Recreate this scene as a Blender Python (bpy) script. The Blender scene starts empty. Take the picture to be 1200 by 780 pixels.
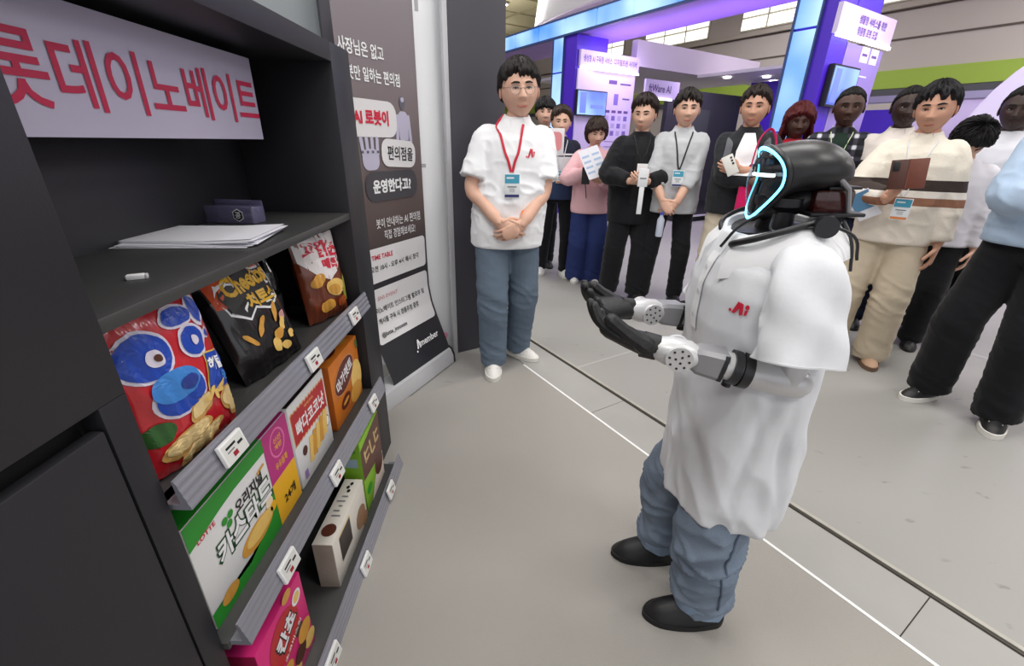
import bpy, bmesh, math, random
import numpy as np
from mathutils import Vector, Matrix
from mathutils.bvhtree import BVHTree
random.seed(7); PI = math.pi
SC = bpy.context.scene; COL = SC.collection

# ------------------------------------------------------------------ camera, world, lights, exposure
CAM_H = 1.38
pitch = math.atan(224 / 515.0); roll = math.radians(1.2)
fw = Vector((0, math.cos(pitch), -math.sin(pitch))); r0 = Vector((1, 0, 0)); u0 = r0.cross(fw)
rt = r0 * math.cos(roll) + u0 * math.sin(roll); up = u0 * math.cos(roll) - r0 * math.sin(roll)
cd = bpy.data.cameras.new('camera'); cam = bpy.data.objects.new('camera', cd); COL.objects.link(cam)
cd.sensor_width = 36; cd.lens = 515.0 / 1200 * 36; cd.clip_start = 0.02; cd.clip_end = 200
M = Matrix((rt, up, -fw)).transposed().to_4x4(); M.translation = (0, 0, CAM_H); cam.matrix_world = M
SC.camera = cam
SC.view_settings.view_transform = 'Standard'; SC.view_settings.look = 'None'
SC.view_settings.exposure = 0.0; SC.view_settings.gamma = 1; SC.view_settings.use_curve_mapping = False
world = bpy.data.worlds.new('world'); SC.world = world; world.use_nodes = True
bg = world.node_tree.nodes['Background']; bg.inputs[0].default_value = (.86, .87, .93, 1); bg.inputs[1].default_value = 1.15
D2 = np.array([-.5394, .8421, 0]); D3 = np.array([.8421, .5394, 0])      # aisle directions of the hall
def W(s, d, z=0.0): p = s * D2 + d * D3; return Vector((p[0], p[1], z))
def area(loc, size, power, col=(1, 1, 1), target=None, sy=None):
    l = bpy.data.lights.new('hall_and_fill_light', 'AREA'); l.shape = 'RECTANGLE'; l.size = size; l.size_y = sy or size
    l.energy = power; l.color = col
    o = bpy.data.objects.new('hall_and_fill_light', l); COL.objects.link(o); o.location = loc
    if target is not None: o.rotation_euler = (Vector(target) - Vector(loc)).to_track_quat('-Z', 'Y').to_euler()
    return o
for s, d in ((-2.5, -2), (-2.5, 2.2), (1.2, -1), (1.2, 2.6), (5, -1.5), (5, 2.8), (9.5, 3.5), (13, 8), (5, 9.5), (-1, 7), (-4, 11), (9, 13), (2, 13.5), (-3, 14)):
    area(W(s, d, 5.6), 2.2, 120, (1, .985, .965), sy=1.4)  # hall lamps; those nearest the back wall added to brighten it
for s, d in ((17, 9.5), (21, 11), (14, 6)): area(W(s, d, 4.6), 2, 48, (1, .97, .9), W(s + .01, d, 6.2), sy=2)    # up-facing fill lights added to brighten the far hall ceiling

# ------------------------------------------------------------------ materials
def lin(c): return c / 12.92 if c <= .04045 else ((c + .055) / 1.055) ** 2.4
def C(r, g=None, b=None):
    if g is None: g = b = r
    return (lin(r / 255), lin(g / 255), lin(b / 255), 1)
MATS = {}
def mat(name, col, rough=.6, metal=0, var=0, vs=8, bump=0, bs=40, emit=0, alpha=1, trans=0, coat=0, spec=.5, sheen=0, stretch=(1, 1, 1), ecol=None):
    if name in MATS: return MATS[name]
    m = bpy.data.materials.new(name); m.use_nodes = True; nt = m.node_tree; b = nt.nodes['Principled BSDF']
    b.inputs['Base Color'].default_value = col; b.inputs['Roughness'].default_value = rough; b.inputs['Metallic'].default_value = metal
    b.inputs['Specular IOR Level'].default_value = spec
    if alpha < 1: b.inputs['Alpha'].default_value = alpha
    if trans: b.inputs['Transmission Weight'].default_value = trans
    if coat: b.inputs['Coat Weight'].default_value = coat; b.inputs['Coat Roughness'].default_value = .08
    if sheen: b.inputs['Sheen Weight'].default_value = sheen
    if emit: b.inputs['Emission Color'].default_value = ecol or col; b.inputs['Emission Strength'].default_value = emit
    if var or bump:
        tc = nt.nodes.new('ShaderNodeTexCoord'); mp = nt.nodes.new('ShaderNodeMapping'); mp.inputs['Scale'].default_value = stretch
        nt.links.new(tc.outputs['Object'], mp.inputs[0])
    if var:
        n = nt.nodes.new('ShaderNodeTexNoise'); n.inputs['Scale'].default_value = vs; n.inputs['Detail'].default_value = 5
        mx = nt.nodes.new('ShaderNodeMix'); mx.data_type = 'RGBA'
        mx.inputs[6].default_value = tuple(c * (1 - var) for c in col[:3]) + (1,); mx.inputs[7].default_value = tuple(min(1, c * (1 + var)) for c in col[:3]) + (1,)
        nt.links.new(mp.outputs[0], n.inputs[0]); nt.links.new(n.outputs[0], mx.inputs[0]); nt.links.new(mx.outputs[2], b.inputs['Base Color'])
    if bump:
        n2 = nt.nodes.new('ShaderNodeTexNoise'); n2.inputs['Scale'].default_value = bs; n2.inputs['Detail'].default_value = 4
        bp = nt.nodes.new('ShaderNodeBump'); bp.inputs['Strength'].default_value = bump; bp.inputs['Distance'].default_value = .02
        nt.links.new(mp.outputs[0], n2.inputs[0]); nt.links.new(n2.outputs[0], bp.inputs['Height']); nt.links.new(bp.outputs[0], b.inputs['Normal'])
    MATS[name] = m; return m
def ramp_mat(name, stops, axis=2, rough=.85, bump=.15, bs=90, sheen=0):
    """colour by object-space height: knitted-in stripes; stops = [(z, colour) ...], constant steps"""
    m = mat(name, stops[0][1], rough, bump=bump, bs=bs, sheen=sheen); nt = m.node_tree; b = nt.nodes['Principled BSDF']
    tc = nt.nodes.new('ShaderNodeTexCoord'); sp = nt.nodes.new('ShaderNodeSeparateXYZ'); nt.links.new(tc.outputs['Object'], sp.inputs[0])
    mr = nt.nodes.new('ShaderNodeMapRange'); mr.inputs[1].default_value = 0; mr.inputs[2].default_value = 2; nt.links.new(sp.outputs[axis], mr.inputs[0])
    cr = nt.nodes.new('ShaderNodeValToRGB'); cr.color_ramp.interpolation = 'CONSTANT'
    els = cr.color_ramp.elements; els[0].position = 0; els[0].color = stops[0][1]; els.remove(els[1])
    for z, c in stops[1:]: e = els.new(z / 2); e.color = c
    nt.links.new(mr.outputs[0], cr.inputs[0]); nt.links.new(cr.outputs[0], b.inputs['Base Color'])
    return m

# ------------------------------------------------------------------ mesh helpers
def rings_frame(P):
    P = [Vector(p) for p in P]; T = []
    for i in range(len(P)):
        t = P[min(i + 1, len(P) - 1)] - P[max(i - 1, 0)]; T.append(t.normalized())
    a = Vector((0, 0, 1)) if abs(T[0].z) < .9 else Vector((1, 0, 0))
    n = (a - T[0] * a.dot(T[0])).normalized(); N = []
    for t in T:
        n = (n - t * n.dot(t))
        n = n.normalized(); N.append(n)
    return P, T, N
class G:
    def __init__(s): s.v = []; s.f = []
    def add(s, V, F):
        o = len(s.v); s.v += [tuple(p) for p in V]; s.f += [tuple(i + o for i in f) for f in F]; return s
    def loft(s, rings, caps=True, closed=False):
        n = len(rings[0]); V = [p for r in rings for p in r]; F = []
        m = len(rings)
        for i in range(m if closed else m - 1):
            a = i * n; b = ((i + 1) % m) * n
            for j in range(n): k = (j + 1) % n; F.append((a + j, a + k, b + k, b + j))
        if caps and not closed: F.append(tuple(range(n - 1, -1, -1))); F.append(tuple((m - 1) * n + j for j in range(n)))
        return s.add(V, F)
    def tube(s, P, R, n=12, flat=1.0, nrm=None, cap=True, round_=False):
        """R: radius or list; flat: second-axis factor (list ok); nrm: fixed normal hint for first axis"""
        P = [Vector(p) for p in P]
        if not hasattr(R, '__len__'): R = [R] * len(P)
        R = list(R); FL = list(flat) if hasattr(flat, '__len__') else [flat] * len(P)
        if round_:
            for end in (0, -1):
                t = (P[0] - P[1] if end == 0 else P[-1] - P[-2]).normalized(); r = R[end]; base = P[end]; fl = FL[end]
                ex = [(base + t * r * math.sin(a), r * math.cos(a), fl) for a in (.5, 1.0, 1.35)]
                if end == 0:
                    ex = ex[::-1]; P = [e[0] for e in ex] + P; R = [e[1] for e in ex] + R; FL = [e[2] for e in ex] + FL
                else: P += [e[0] for e in ex]; R += [e[1] for e in ex]; FL += [e[2] for e in ex]
        P, T, N = rings_frame(P); rr = []
        for i in range(len(P)):
            nn = N[i]
            if nrm is not None:
                h = Vector(nrm); nn = (h - T[i] * h.dot(T[i])).normalized()
            bb = T[i].cross(nn)
            rr.append([P[i] + nn * R[i] * math.cos(2 * PI * j / n) + bb * R[i] * FL[i] * math.sin(2 * PI * j / n) for j in range(n)])
        return s.loft(rr, cap)
    def ell(s, c, r, n=14, m=9, rot=None):
        c = Vector(c); V = []; F = []
        for i in range(m + 1):
            th = PI * i / m
            for j in range(n):
                ph = 2 * PI * j / n; p = Vector((r[0] * math.sin(th) * math.cos(ph), r[1] * math.sin(th) * math.sin(ph), r[2] * math.cos(th)))
                if rot is not None: p = rot @ p
                V.append(c + p)
        for i in range(m):
            for j in range(n): k = (j + 1) % n; F.append((i * n + j, (i + 1) * n + j, (i + 1) * n + k, i * n + k))
        return s.add(V, F)
    def box(s, x0, x1, y0, y1, z0, z1, b=0):
        if b <= 0:
            V = [(x, y, z) for x in (x0, x1) for y in (y0, y1) for z in (z0, z1)]
            return s.add(V, [(0, 1, 3, 2), (4, 6, 7, 5), (0, 4, 5, 1), (2, 3, 7, 6), (0, 2, 6, 4), (1, 5, 7, 3)])
        bm = bmesh.new(); bmesh.ops.create_cube(bm, size=1)
        for v in bm.verts: v.co = Vector(((x0 + x1) / 2 + v.co.x * (x1 - x0), (y0 + y1) / 2 + v.co.y * (y1 - y0), (z0 + z1) / 2 + v.co.z * (z1 - z0)))
        bmesh.ops.bevel(bm, geom=list(bm.edges), offset=b, segments=2, profile=.5, affect='EDGES')
        bm.verts.index_update(); r = s.add([v.co.copy() for v in bm.verts], [tuple(v.index for v in f.verts) for f in bm.faces]); bm.free(); return r
    def prism(s, poly, o, ux, uy, n, th):
        o, ux, uy, n = Vector(o), Vector(ux), Vector(uy), Vector(n)
        a = [o + ux * p[0] + uy * p[1] for p in poly]; b = [p + n * th for p in a]; k = len(poly)
        F = [tuple(range(k - 1, -1, -1)), tuple(range(k, 2 * k))] + [(i, (i + 1) % k, (i + 1) % k + k, i + k) for i in range(k)]
        return s.add(a + b, F)
    def lathe(s, prof, c=(0, 0, 0), n=20):
        rr = [[(c[0] + r * math.cos(2 * PI * j / n), c[1] + r * math.sin(2 * PI * j / n), c[2] + z) for j in range(n)] for r, z in prof]
        return s.loft(rr)
    def xf(s, M): s.v = [tuple(M @ Vector(p)) for p in s.v]; return s
    def mesh(s, name, smooth=True, recalc=True):
        me = bpy.data.meshes.new(name); me.from_pydata([tuple(p) for p in s.v], [], s.f)
        if recalc:
            bm = bmesh.new(); bm.from_mesh(me); bmesh.ops.recalc_face_normals(bm, faces=bm.faces); bm.to_mesh(me); bm.free()
        if smooth:
            me.polygons.foreach_set('use_smooth', [True] * len(me.polygons))
            try: me.set_sharp_from_angle(angle=math.radians(38 if smooth is True else smooth))
            except Exception: pass
        me.update(); return me
def obj(name, g, m, parent=None, smooth=True, recalc=True, label=None):
    me = g if isinstance(g, bpy.types.Mesh) else g.mesh(name, smooth, recalc)
    o = bpy.data.objects.new(name, me); COL.objects.link(o)
    if not me.materials: me.materials.append(m)
    if parent is not None: o.parent = parent
    if label: o['label'] = label
    return o
def tag(o, label, cat, group=None):
    o['label'] = label; o['category'] = cat
    if group: o['group'] = group
    return o
def thing(name, label, cat, loc=(0, 0, 0), rz=0, group=None):
    o = bpy.data.objects.new(name, None); COL.objects.link(o); o.location = loc; o.rotation_euler = (0, 0, rz); o.empty_display_size = .1
    return tag(o, label, cat, group)
def struct(o): o['kind'] = 'structure'; return o
def box(name, x0, x1, y0, y1, z0, z1, m, parent=None, b=0): return obj(name, G().box(x0, x1, y0, y1, z0, z1, b), m, parent, smooth=b > 0)

# ------------------------------------------------------------------ flat print: shapes and lettering mapped on a face
_tm = {}
def text_mesh(t, bold):
    k = (t, bold)
    if k not in _tm:
        cu = bpy.data.curves.new('t', 'FONT'); cu.body = t; cu.offset = bold; cu.resolution_u = 3; cu.size = 1
        o = bpy.data.objects.new('t', cu); me = bpy.data.meshes.new_from_object(o)
        V = np.array([v.co[:2] for v in me.vertices]) if len(me.vertices) else np.zeros((1, 2)); F = [tuple(p.vertices) for p in me.polygons]
        V = V - (V.min(0) + V.max(0)) / 2
        bpy.data.objects.remove(o); bpy.data.curves.remove(cu); bpy.data.meshes.remove(me); _tm[k] = (V, F)
    return _tm[k]
class Face:
    """fn(u, v, lift) -> point; u to the right, v up, metres"""
    def __init__(s, fn, parent): s.fn = fn; s.p = parent
    def _mk(s, name, V, F, m, lift):
        return obj(name, G().add([s.fn(a, b, lift) for a, b in V], F), m, s.p, smooth=False, recalc=False)
    def text(s, name, t, cx, cy, w, h, m, lift=.0012, bold=.02, rot=0, shear=0, arc=0):
        V, F = text_mesh(t, bold); ex = V.max(0) - V.min(0); V = V * np.array([w / ex[0], h / ex[1]])
        V = np.stack([V[:, 0] + shear * V[:, 1], V[:, 1] + arc * (V[:, 0] / (w / 2)) ** 2], 1)
        c, n = math.cos(rot), math.sin(rot); V = np.stack([V[:, 0] * c - V[:, 1] * n + cx, V[:, 0] * n + V[:, 1] * c + cy], 1)
        return s._mk(name, V, F, m, lift)
    def poly(s, name, pts, m, lift=.0006, rings=1):
        if rings > 1:
            q_ = []
            for i_, p_ in enumerate(pts):
                n_ = pts[(i_ + 1) % len(pts)]; st = max(1, int(math.hypot(n_[0] - p_[0], n_[1] - p_[1]) / .02)); q_ += [(p_[0] + (n_[0] - p_[0]) * j_ / st, p_[1] + (n_[1] - p_[1]) * j_ / st) for j_ in range(st)]
            pts = q_
        P = np.array(pts); c = P.mean(0); n = len(P); V = [tuple(c)]; F = []
        for r in range(1, rings + 1): V += [tuple(c + (p - c) * r / rings) for p in P]
        for j in range(n): F.append((0, 1 + j, 1 + (j + 1) % n))
        for r in range(1, rings):
            a = 1 + (r - 1) * n; b = a + n
            for j in range(n): k = (j + 1) % n; F.append((a + j, b + j, b + k, a + k))
        return s._mk(name, V, F, m, lift)
    def ell(s, name, cx, cy, rx, ry, m, lift=.0006, rot=0, n=28, rings=5):
        c, q = math.cos(rot), math.sin(rot)
        return s.poly(name, [(cx + rx * math.cos(2 * PI * i / n) * c - ry * math.sin(2 * PI * i / n) * q, cy + rx * math.cos(2 * PI * i / n) * q + ry * math.sin(2 * PI * i / n) * c) for i in range(n)], m, lift, rings)
    def rect(s, name, cx, cy, w, h, m, lift=.0006, rot=0, rad=0, rings=3):
        if rad:
            pts = []
            for sx, sy, a0 in ((1, 1, 0), (-1, 1, 90), (-1, -1, 180), (1, -1, 270)):
                for k in range(5):
                    a = math.radians(a0 + k * 22.5); pts.append((sx * (w / 2 - rad) + rad * math.cos(a), sy * (h / 2 - rad) + rad * math.sin(a)))
            q_ = []
            for i_, p_ in enumerate(pts):
                n_ = pts[(i_ + 1) % len(pts)]; st = max(1, int(math.hypot(n_[0] - p_[0], n_[1] - p_[1]) / max(.012, .08 * max(w, h)))); q_ += [(p_[0] + (n_[0] - p_[0]) * j_ / st, p_[1] + (n_[1] - p_[1]) * j_ / st) for j_ in range(st)]
            pts = q_
        else:
            pts = []
            for (x0, y0), (x1, y1) in zip([(1, 1), (-1, 1), (-1, -1), (1, -1)], [(-1, 1), (-1, -1), (1, -1), (1, 1)]):
                for k in range(4): t = k / 4; pts.append(((x0 + (x1 - x0) * t) * w / 2, (y0 + (y1 - y0) * t) * h / 2))
        c, q = math.cos(rot), math.sin(rot); pts = [(cx + x * c - y * q, cy + x * q + y * c) for x, y in pts]
        return s.poly(name, pts, m, lift, rings)
def plane(o, ux, uy):
    o, ux, uy = Vector(o), Vector(ux).normalized(), Vector(uy).normalized(); n = ux.cross(uy)
    return lambda u, v, l: o + ux * u + uy * v + n * l

# colours
WHITE = mat('print_white', C(238, 238, 240), .5); BLACK = mat('print_black', C(22, 22, 24), .5); RED = mat('print_red', C(205, 30, 62), .5)
K_CAB = mat('cabinet_laminate', C(32, 31, 36), .45, var=.06, vs=3, bump=.03, bs=300); K_DARK = mat('dark_gap', C(16, 16, 18), .7)
K_SHELF = mat('shelf_laminate', C(62, 62, 62), .38, var=.05, vs=4)
GREYTXT = mat('print_grey', C(120, 120, 126), .6)

# ------------------------------------------------------------------ setting: floor, hall walls, ceiling
def floor_mat():
    m = mat('hall_floor', C(150, 148, 145), .5, var=.05, vs=1.1); nt = m.node_tree; b = nt.nodes['Principled BSDF']
    old = b.inputs['Base Color'].links[0].from_socket; tc = nt.nodes.new('ShaderNodeTexCoord')
    mp = nt.nodes.new('ShaderNodeMapping'); mp.inputs['Scale'].default_value = (1, 1.6, 1); nt.links.new(tc.outputs['Object'], mp.inputs[0])
    n = nt.nodes.new('ShaderNodeTexNoise'); n.inputs['Scale'].default_value = 9; n.inputs['Detail'].default_value = 8; nt.links.new(mp.outputs[0], n.inputs[0])
    cr = nt.nodes.new('ShaderNodeValToRGB'); cr.color_ramp.elements[0].position = .66; cr.color_ramp.elements[0].color = (0, 0, 0, 1); cr.color_ramp.elements[1].position = .74; cr.color_ramp.elements[1].color = (1, 1, 1, 1)
    nt.links.new(n.outputs[0], cr.inputs[0])
    mx = nt.nodes.new('ShaderNodeMix'); mx.data_type = 'RGBA'; mx.inputs[7].default_value = C(92, 88, 84)
    mu = nt.nodes.new('ShaderNodeMath'); mu.operation = 'MULTIPLY'; mu.inputs[1].default_value = .55; nt.links.new(cr.outputs[0], mu.inputs[0])
    nt.links.new(mu.outputs[0], mx.inputs[0]); nt.links.new(old, mx.inputs[6]); nt.links.new(mx.outputs[2], b.inputs['Base Color'])
    return m
FLOORM = floor_mat()
g = G(); g.add([(-40, -25, 0), (40, -25, 0), (40, 50, 0), (-40, 50, 0)], [(0, 1, 2, 3)])
floor = struct(obj('floor', g, FLOORM, smooth=False))
K_TRACK = mat('track_metal', C(70, 66, 60), .5, metal=.5, var=.4, vs=30); PLATE = mat('floor_plate_paint', C(156, 154, 151), .5, var=.08, vs=6)
def sdbox(g, s0, s1, d0, d1, z0, z1):
    V = [W(s, d, z) for s in (s0, s1) for d in (d0, d1) for z in (z0, z1)]
    return g.add(V, [(0, 1, 3, 2), (4, 6, 7, 5), (0, 4, 5, 1), (2, 3, 7, 6), (0, 2, 6, 4), (1, 5, 7, 3)])
obj('floor_groove', sdbox(G(), -3.5, 9, 1.497, 1.79, .0005, .0012), mat('groove_brown_grey', C(66, 60, 54), .9, var=.4, vs=20), floor, smooth=False)  # brownish-grey strip under the plates, dark in their joints
cuts = [-3.4, -2.72, -1.33, .085, 1.5, 2.92, 4.34, 5.76]
for a, b_ in zip(cuts[:-1], cuts[1:]): obj('floor_plate', sdbox(G(), a + .0018, b_ - .0018, 1.497, 1.742, .001, .005), PLATE, floor, smooth=False)
obj('floor_track', sdbox(G(), -3.5, 9, 1.752, 1.760, .001, .004), K_TRACK, floor, smooth=False)
obj('floor_track', sdbox(G(), -3.5, 9, 1.768, 1.785, .001, .005), mat('track_edge', C(168, 164, 156), .45, var=.25, vs=25), floor, smooth=False)
for s0, d0, d1 in ((1.95, 1.79, 2.9), (-.1, 3.2, 3.8)): obj('tape_mark', sdbox(G(), s0, s0 + .02, d0, d1, .0005, .0012), mat('tape', C(164, 162, 160), .5), floor, smooth=False)
obj('tape_mark', sdbox(G(), -2, 2.2, 4.45, 4.5, .0005, .0012), MATS['tape'], floor, smooth=False)
K_CARPET = mat('carpet_pile', C(160, 156, 151), .95, var=.05, vs=2.2, bump=.35, bs=420, spec=.1)
g = sdbox(G(), -3.2, 2.17, -2.4, 1.482, .0, .006)
carpet = tag(obj('carpet', g, K_CARPET, smooth=False), 'flat mid-grey carpet laid in front of the snack cabinet', 'carpet')
obj('edge_trim', sdbox(G(), -3.2, 2.17, 1.482, 1.494, 0, .0075), mat('trim_white', C(232, 232, 232), .4), carpet, smooth=False, label='thin white edging strip')

K_WALL = mat('hall_wall_paint', C(196, 186, 184), .8, var=.03, vs=.6); K_LINE = mat('wall_joint', C(96, 84, 78), .8)
wall = struct(obj('wall_back', sdbox(G(), -25, 32, 16, 16.4, 0, 9), K_WALL, smooth=False))
for z in (4.04, 4.70): obj('panel_joint', sdbox(G(), -25, 32, 15.97, 16.02, z, z + .04), K_LINE, wall, smooth=False)
obj('ledge', sdbox(G(), -25, 32, 15.85, 16.02, 4.74, 4.86), mat('ledge_paint', C(188, 178, 172), .8), wall, smooth=False)
obj('green_band', sdbox(G(), -25, 32, 15.93, 16.02, 2.9, 3.34), mat('green_paint', C(158, 184, 74), .6), wall, smooth=False, label='lime green painted band')
obj('dark_reveal', sdbox(G(), -25, 32, 15.9, 16.02, 2.72, 2.88), mat('reveal', C(84, 84, 92), .7), wall, smooth=False)
K_GLOW = mat('window_daylight', C(250, 248, 238), .5, emit=1.25); K_FRAME = mat('window_frame_paint', C(190, 186, 176), .6)
n = 0
for s1, s0 in ((15.2, 12.2), (10.95, 8.2), (6.9, 4.1), (2.6, -.4), (18.6, 16.4)):
    n += 1
    w = struct(obj('window_%d' % n, sdbox(G(), s0, s1, 15.95, 15.99, 4.92, 5.75), K_FRAME, smooth=False))
    k = 3
    for i in range(k):
        a = s0 + (s1 - s0) * i / k + .04; b_ = s0 + (s1 - s0) * (i + 1) / k - .04
        for z0, z1 in ((4.96, 5.27), (5.33, 5.72)): obj('pane', sdbox(G(), a, b_, 15.92, 15.95, z0, z1), K_GLOW, w, smooth=False)
wl = struct(obj('wall_left', sdbox(G(), 30, 30.3, -30, 16, 0, 9), mat('wall_left_paint', C(176, 168, 160), .8), smooth=False))
K_CEIL = mat('ceiling_tile', C(196, 186, 152), .85, var=.04, vs=1)
ceil = struct(obj('ceiling', sdbox(G(), -10, 31, -12, 17, 6.2, 6.4), K_CEIL, smooth=False))
for i in range(10): obj('ceiling_rib', sdbox(G(), -10, 31, -6 + i * 2.2, -5.94 + i * 2.2, 6.15, 6.21), mat('rib', C(170, 160, 130), .8), ceil, smooth=False)
for i in range(16): obj('ceiling_rib', sdbox(G(), 2 + i * 1.8, 2.06 + i * 1.8, -6, 17, 6.16, 6.21), MATS['rib'], ceil, smooth=False)
K_LAMP = mat('lamp_lens', C(255, 252, 244), .4, emit=6); K_RIM = mat('lamp_rim', C(225, 222, 214), .5)
for s, d, lb in ((17.3, 10.4, 'round recessed downlight nearest the dark partition in the beige ceiling'), (14.6, 10.2, 'round recessed ceiling downlight above the blue screen band'), (20.5, 10.8, 'round recessed downlight deepest in the beige ceiling')):
    p = W(s, d, 6.15); t = thing('ceiling_downlight', lb, 'ceiling lamp', p, group='recessed hall downlights')
    obj('rim', G().lathe([(.2, 0), (.2, -.03), (.16, -.04), (.16, 0)]), K_RIM, t); obj('lens', G().lathe([(.155, -.02), (.155, -.035), (.02, -.036)]), K_LAMP, t)

# ------------------------------------------------------------------ snack cabinet
XF = -.585
cab = thing('display_cabinet', 'tall charcoal laminate snack display cabinet with open shelves', 'cabinet', (XF, 1.1, 0))
def cb(name, x0, x1, y0, y1, z0, z1, m=K_CAB, b=.002): return box(name, x0 - XF, x1 - XF, y0 - 1.1, y1 - 1.1, z0, z1, m, cab, b)
cb('side_panel', -1.02, XF, 1.6, 1.77, .0065, 1.655); cb('top_panel', -1.02, XF, -1.3, 1.6, 1.6, 1.655); cb('back_panel', -1.02, -.93, .57, 1.6, .02, 1.6)
cb('front_panel', -.62, XF, -1.3, .572, 1.02, 1.6); cb('front_stile', -.62, XF, .524, .572, .0065, 1.02); cb('partition_panel', -1.02, -.62, .54, .572, .0065, 1.6)
cb('recess', -.66, -.625, -1.3, .524, .0065, 1.02, K_DARK, 0)
cb('cabinet_door', -.605, -.583, -.62, .519, .03, .988, K_CAB, .004); cb('cabinet_door', -.605, -.583, -1.3, -.626, .03, .988, K_CAB, .004)
cb('shelf', -.93, -.588, .573, 1.6, 1.114, 1.137, K_SHELF, .002); cb('shelf', -.93, -.6, .573, 1.6, .765, .787, K_SHELF); cb('shelf', -.93, -.575, .573, 1.6, .395, .416, K_SHELF)
cb('plinth', -.93, -.52, .573, 1.6, .0065, .02, K_SHELF)
K_RAIL = mat('rail_plastic', C(128, 128, 138), .2, var=.06, vs=14, stretch=(1, .15, 1), coat=.6)
def rail(xb, z0, z1):
    # extruded ribbed label rail: profile in x (towards the aisle) and z
    lean = .016; h = z1 - z0; prof = []
    for i in range(17):
        t = i / 16; rib = .0011 if i % 4 in (1, 2) else 0
        prof.append((xb + lean * (1 - t) + rib, z0 + h * t))
    prof += [(xb - .004, z1), (xb - .004 + lean * .2, z0 + .012), (xb - .05, z0 + .012), (xb - .05, z0)]
    rr = [[(x - XF, y - 1.1, z) for x, z in prof] for y in (.58, 1.615)]
    obj('price_rail', G().loft(rr), K_RAIL, cab, smooth=False, label='ribbed grey plastic price rail')
RAILS = ((-.572, .775, .838), (-.548, .402, .466), (-.505, .0065, .066))
for r in RAILS: rail(*r)

K_SIGN = mat('sign_acrylic', C(196, 190, 214), .35); K_CRIM = mat('sign_red', C(196, 28, 74), .5)
sg = thing('shelf_sign', 'pale lavender sign board with crimson Korean lettering inside cabinet', 'sign', (-.775, 1.0, 1.372))
box('board', 0, .025, -.46, .423, 0, .207, K_SIGN, sg, .002)
f = Face(plane((.026, 0, 0), (0, 1, 0), (0, 0, 1)), sg)
f.text('lettering', '롯데이노베이트', .0625, .098, .71, .112, K_CRIM, lift=.001, bold=.012)

def price_tag(k, y, dz, label):
    xb, z0, z1 = RAILS[k]; zc = (z0 + z1) / 2 + dz
    t = thing('price_tag', label, 'price tag', (xb + .0135, y, zc), group='electronic price tags on the shelf rails')
    t.rotation_euler = (0, -.25, 0)
    box('case', -.001, .008, -.036, .036, -.024, .024, mat('tag_case', C(232, 232, 232), .4), t, .002)
    fc = Face(plane((.0082, 0, 0), (0, 1, 0), (0, 0, 1)), t)
    fc.rect('display', 0, 0, .062, .04, mat('tag_epaper', C(214, 214, 210), .6), .0003)
    fc.rect('print_line', -.008, .010, .03, .005, BLACK, .0007); fc.rect('print_line', -.012, .001, .022, .003, GREYTXT, .0007)
    fc.rect('price_mark', .018, .002, .016, .006, BLACK, .0007); fc.rect('red_mark', -.004, -.010, .014, .010, mat('tag_red', C(150, 24, 40), .5), .0007)
for k, y, dz, lb in ((0, .712, 0, 'white price tag on the upper rail below the red snack bag'), (0, 1.10, 0, 'white price tag on the upper rail below the black snack bag'), (0, 1.44, .0, 'white price tag at the far end of the upper rail'),
    (1, .752, -.01, 'white price tag on the middle rail below the green custard box'), (1, 1.07, -.005, 'white price tag on the middle rail below the white biscuit box'), (1, 1.452, .005, 'white price tag on the middle rail below the orange box'),
    (2, 1.075, -.008, 'white price tag on the lowest rail in front of the cream box'), (2, 1.41, .01, 'white price tag on the lowest rail in front of the lime green box'), (2, .775, -.012, 'white price tag on the lowest rail at the bottom picture edge')):
    price_tag(k, y, dz, lb)

# ------------------------------------------------------------------ boxed snacks
def carton(name, label, x, y0, y1, z0, z1, depth, base, rz=0, side=None, top=None):
    t = thing(name, label, 'snack box', (x, (y0 + y1) / 2, z0), rz)
    w = (y1 - y0) / 2; h = z1 - z0
    obj('carton', G().box(-depth, 0, -w, w, 0, h, .002), base, t)
    fr = Face(plane((.0003, 0, 0), (0, 1, 0), (0, 0, 1)), t)
    tp = Face(plane((0, 0, h + .0003), (0, 1, 0), (-1, 0, 0)), t)
    sd = Face(plane((0, -w - .0003, 0), (1, 0, 0), (0, 0, 1)), t)
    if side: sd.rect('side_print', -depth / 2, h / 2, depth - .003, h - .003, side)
    if top: tp.rect('top_print', 0, depth / 2, 2 * w - .003, depth - .003, top)
    return t, fr, tp, sd, w, h
def pm(n, *c, rough=.38, **k): return mat('print_' + n, C(*c), rough, **k)
GOLD = pm('biscuit', 214, 156, 66, var=.15, vs=60); GOLD2 = pm('biscuit_light', 236, 196, 110, var=.1, vs=60); BROWN = pm('cocoa', 84, 46, 34)
# green custard box
t, fr, tp, sd, w, h = carton('snack_box', 'large green and white custard cake box with magenta end panel', -.612, .60, 1.0, .417, .70, .16, pm('carton_white', 226, 226, 226), top=pm('magenta', 188, 44, 126))
GR = pm('green', 40, 146, 44); MAG = MATS['print_magenta']; YEL = pm('yellow', 236, 178, 40)
fr.rect('green_band', -.06, h - .02, .28, .04, GR); fr.poly('green_edge', [(-.2, h), (-.2, h - .06), (-.1, h - .045), (.0, h - .035), (.078, h - .012), (.078, h)], GR, .0008)
fr.poly('green_field', [(-.2, 0), (.078, 0), (.078, .13), (.03, .055), (-.06, .03), (-.2, .045)], GR, .0008)
fr.rect('end_panel', .139, h - .075, .12, .15, MAG, .0008); fr.poly('end_yellow', [(.079, 0), (.199, 0), (.199, h - .15), (.079, h - .15)], YEL, .0008)
fr.ell('ring', .139, h - .055, .036, .042, pm('pink_light', 232, 120, 176), .001); fr.ell('seal', .139, h - .055, .031, .037, MAG, .0012)
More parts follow.
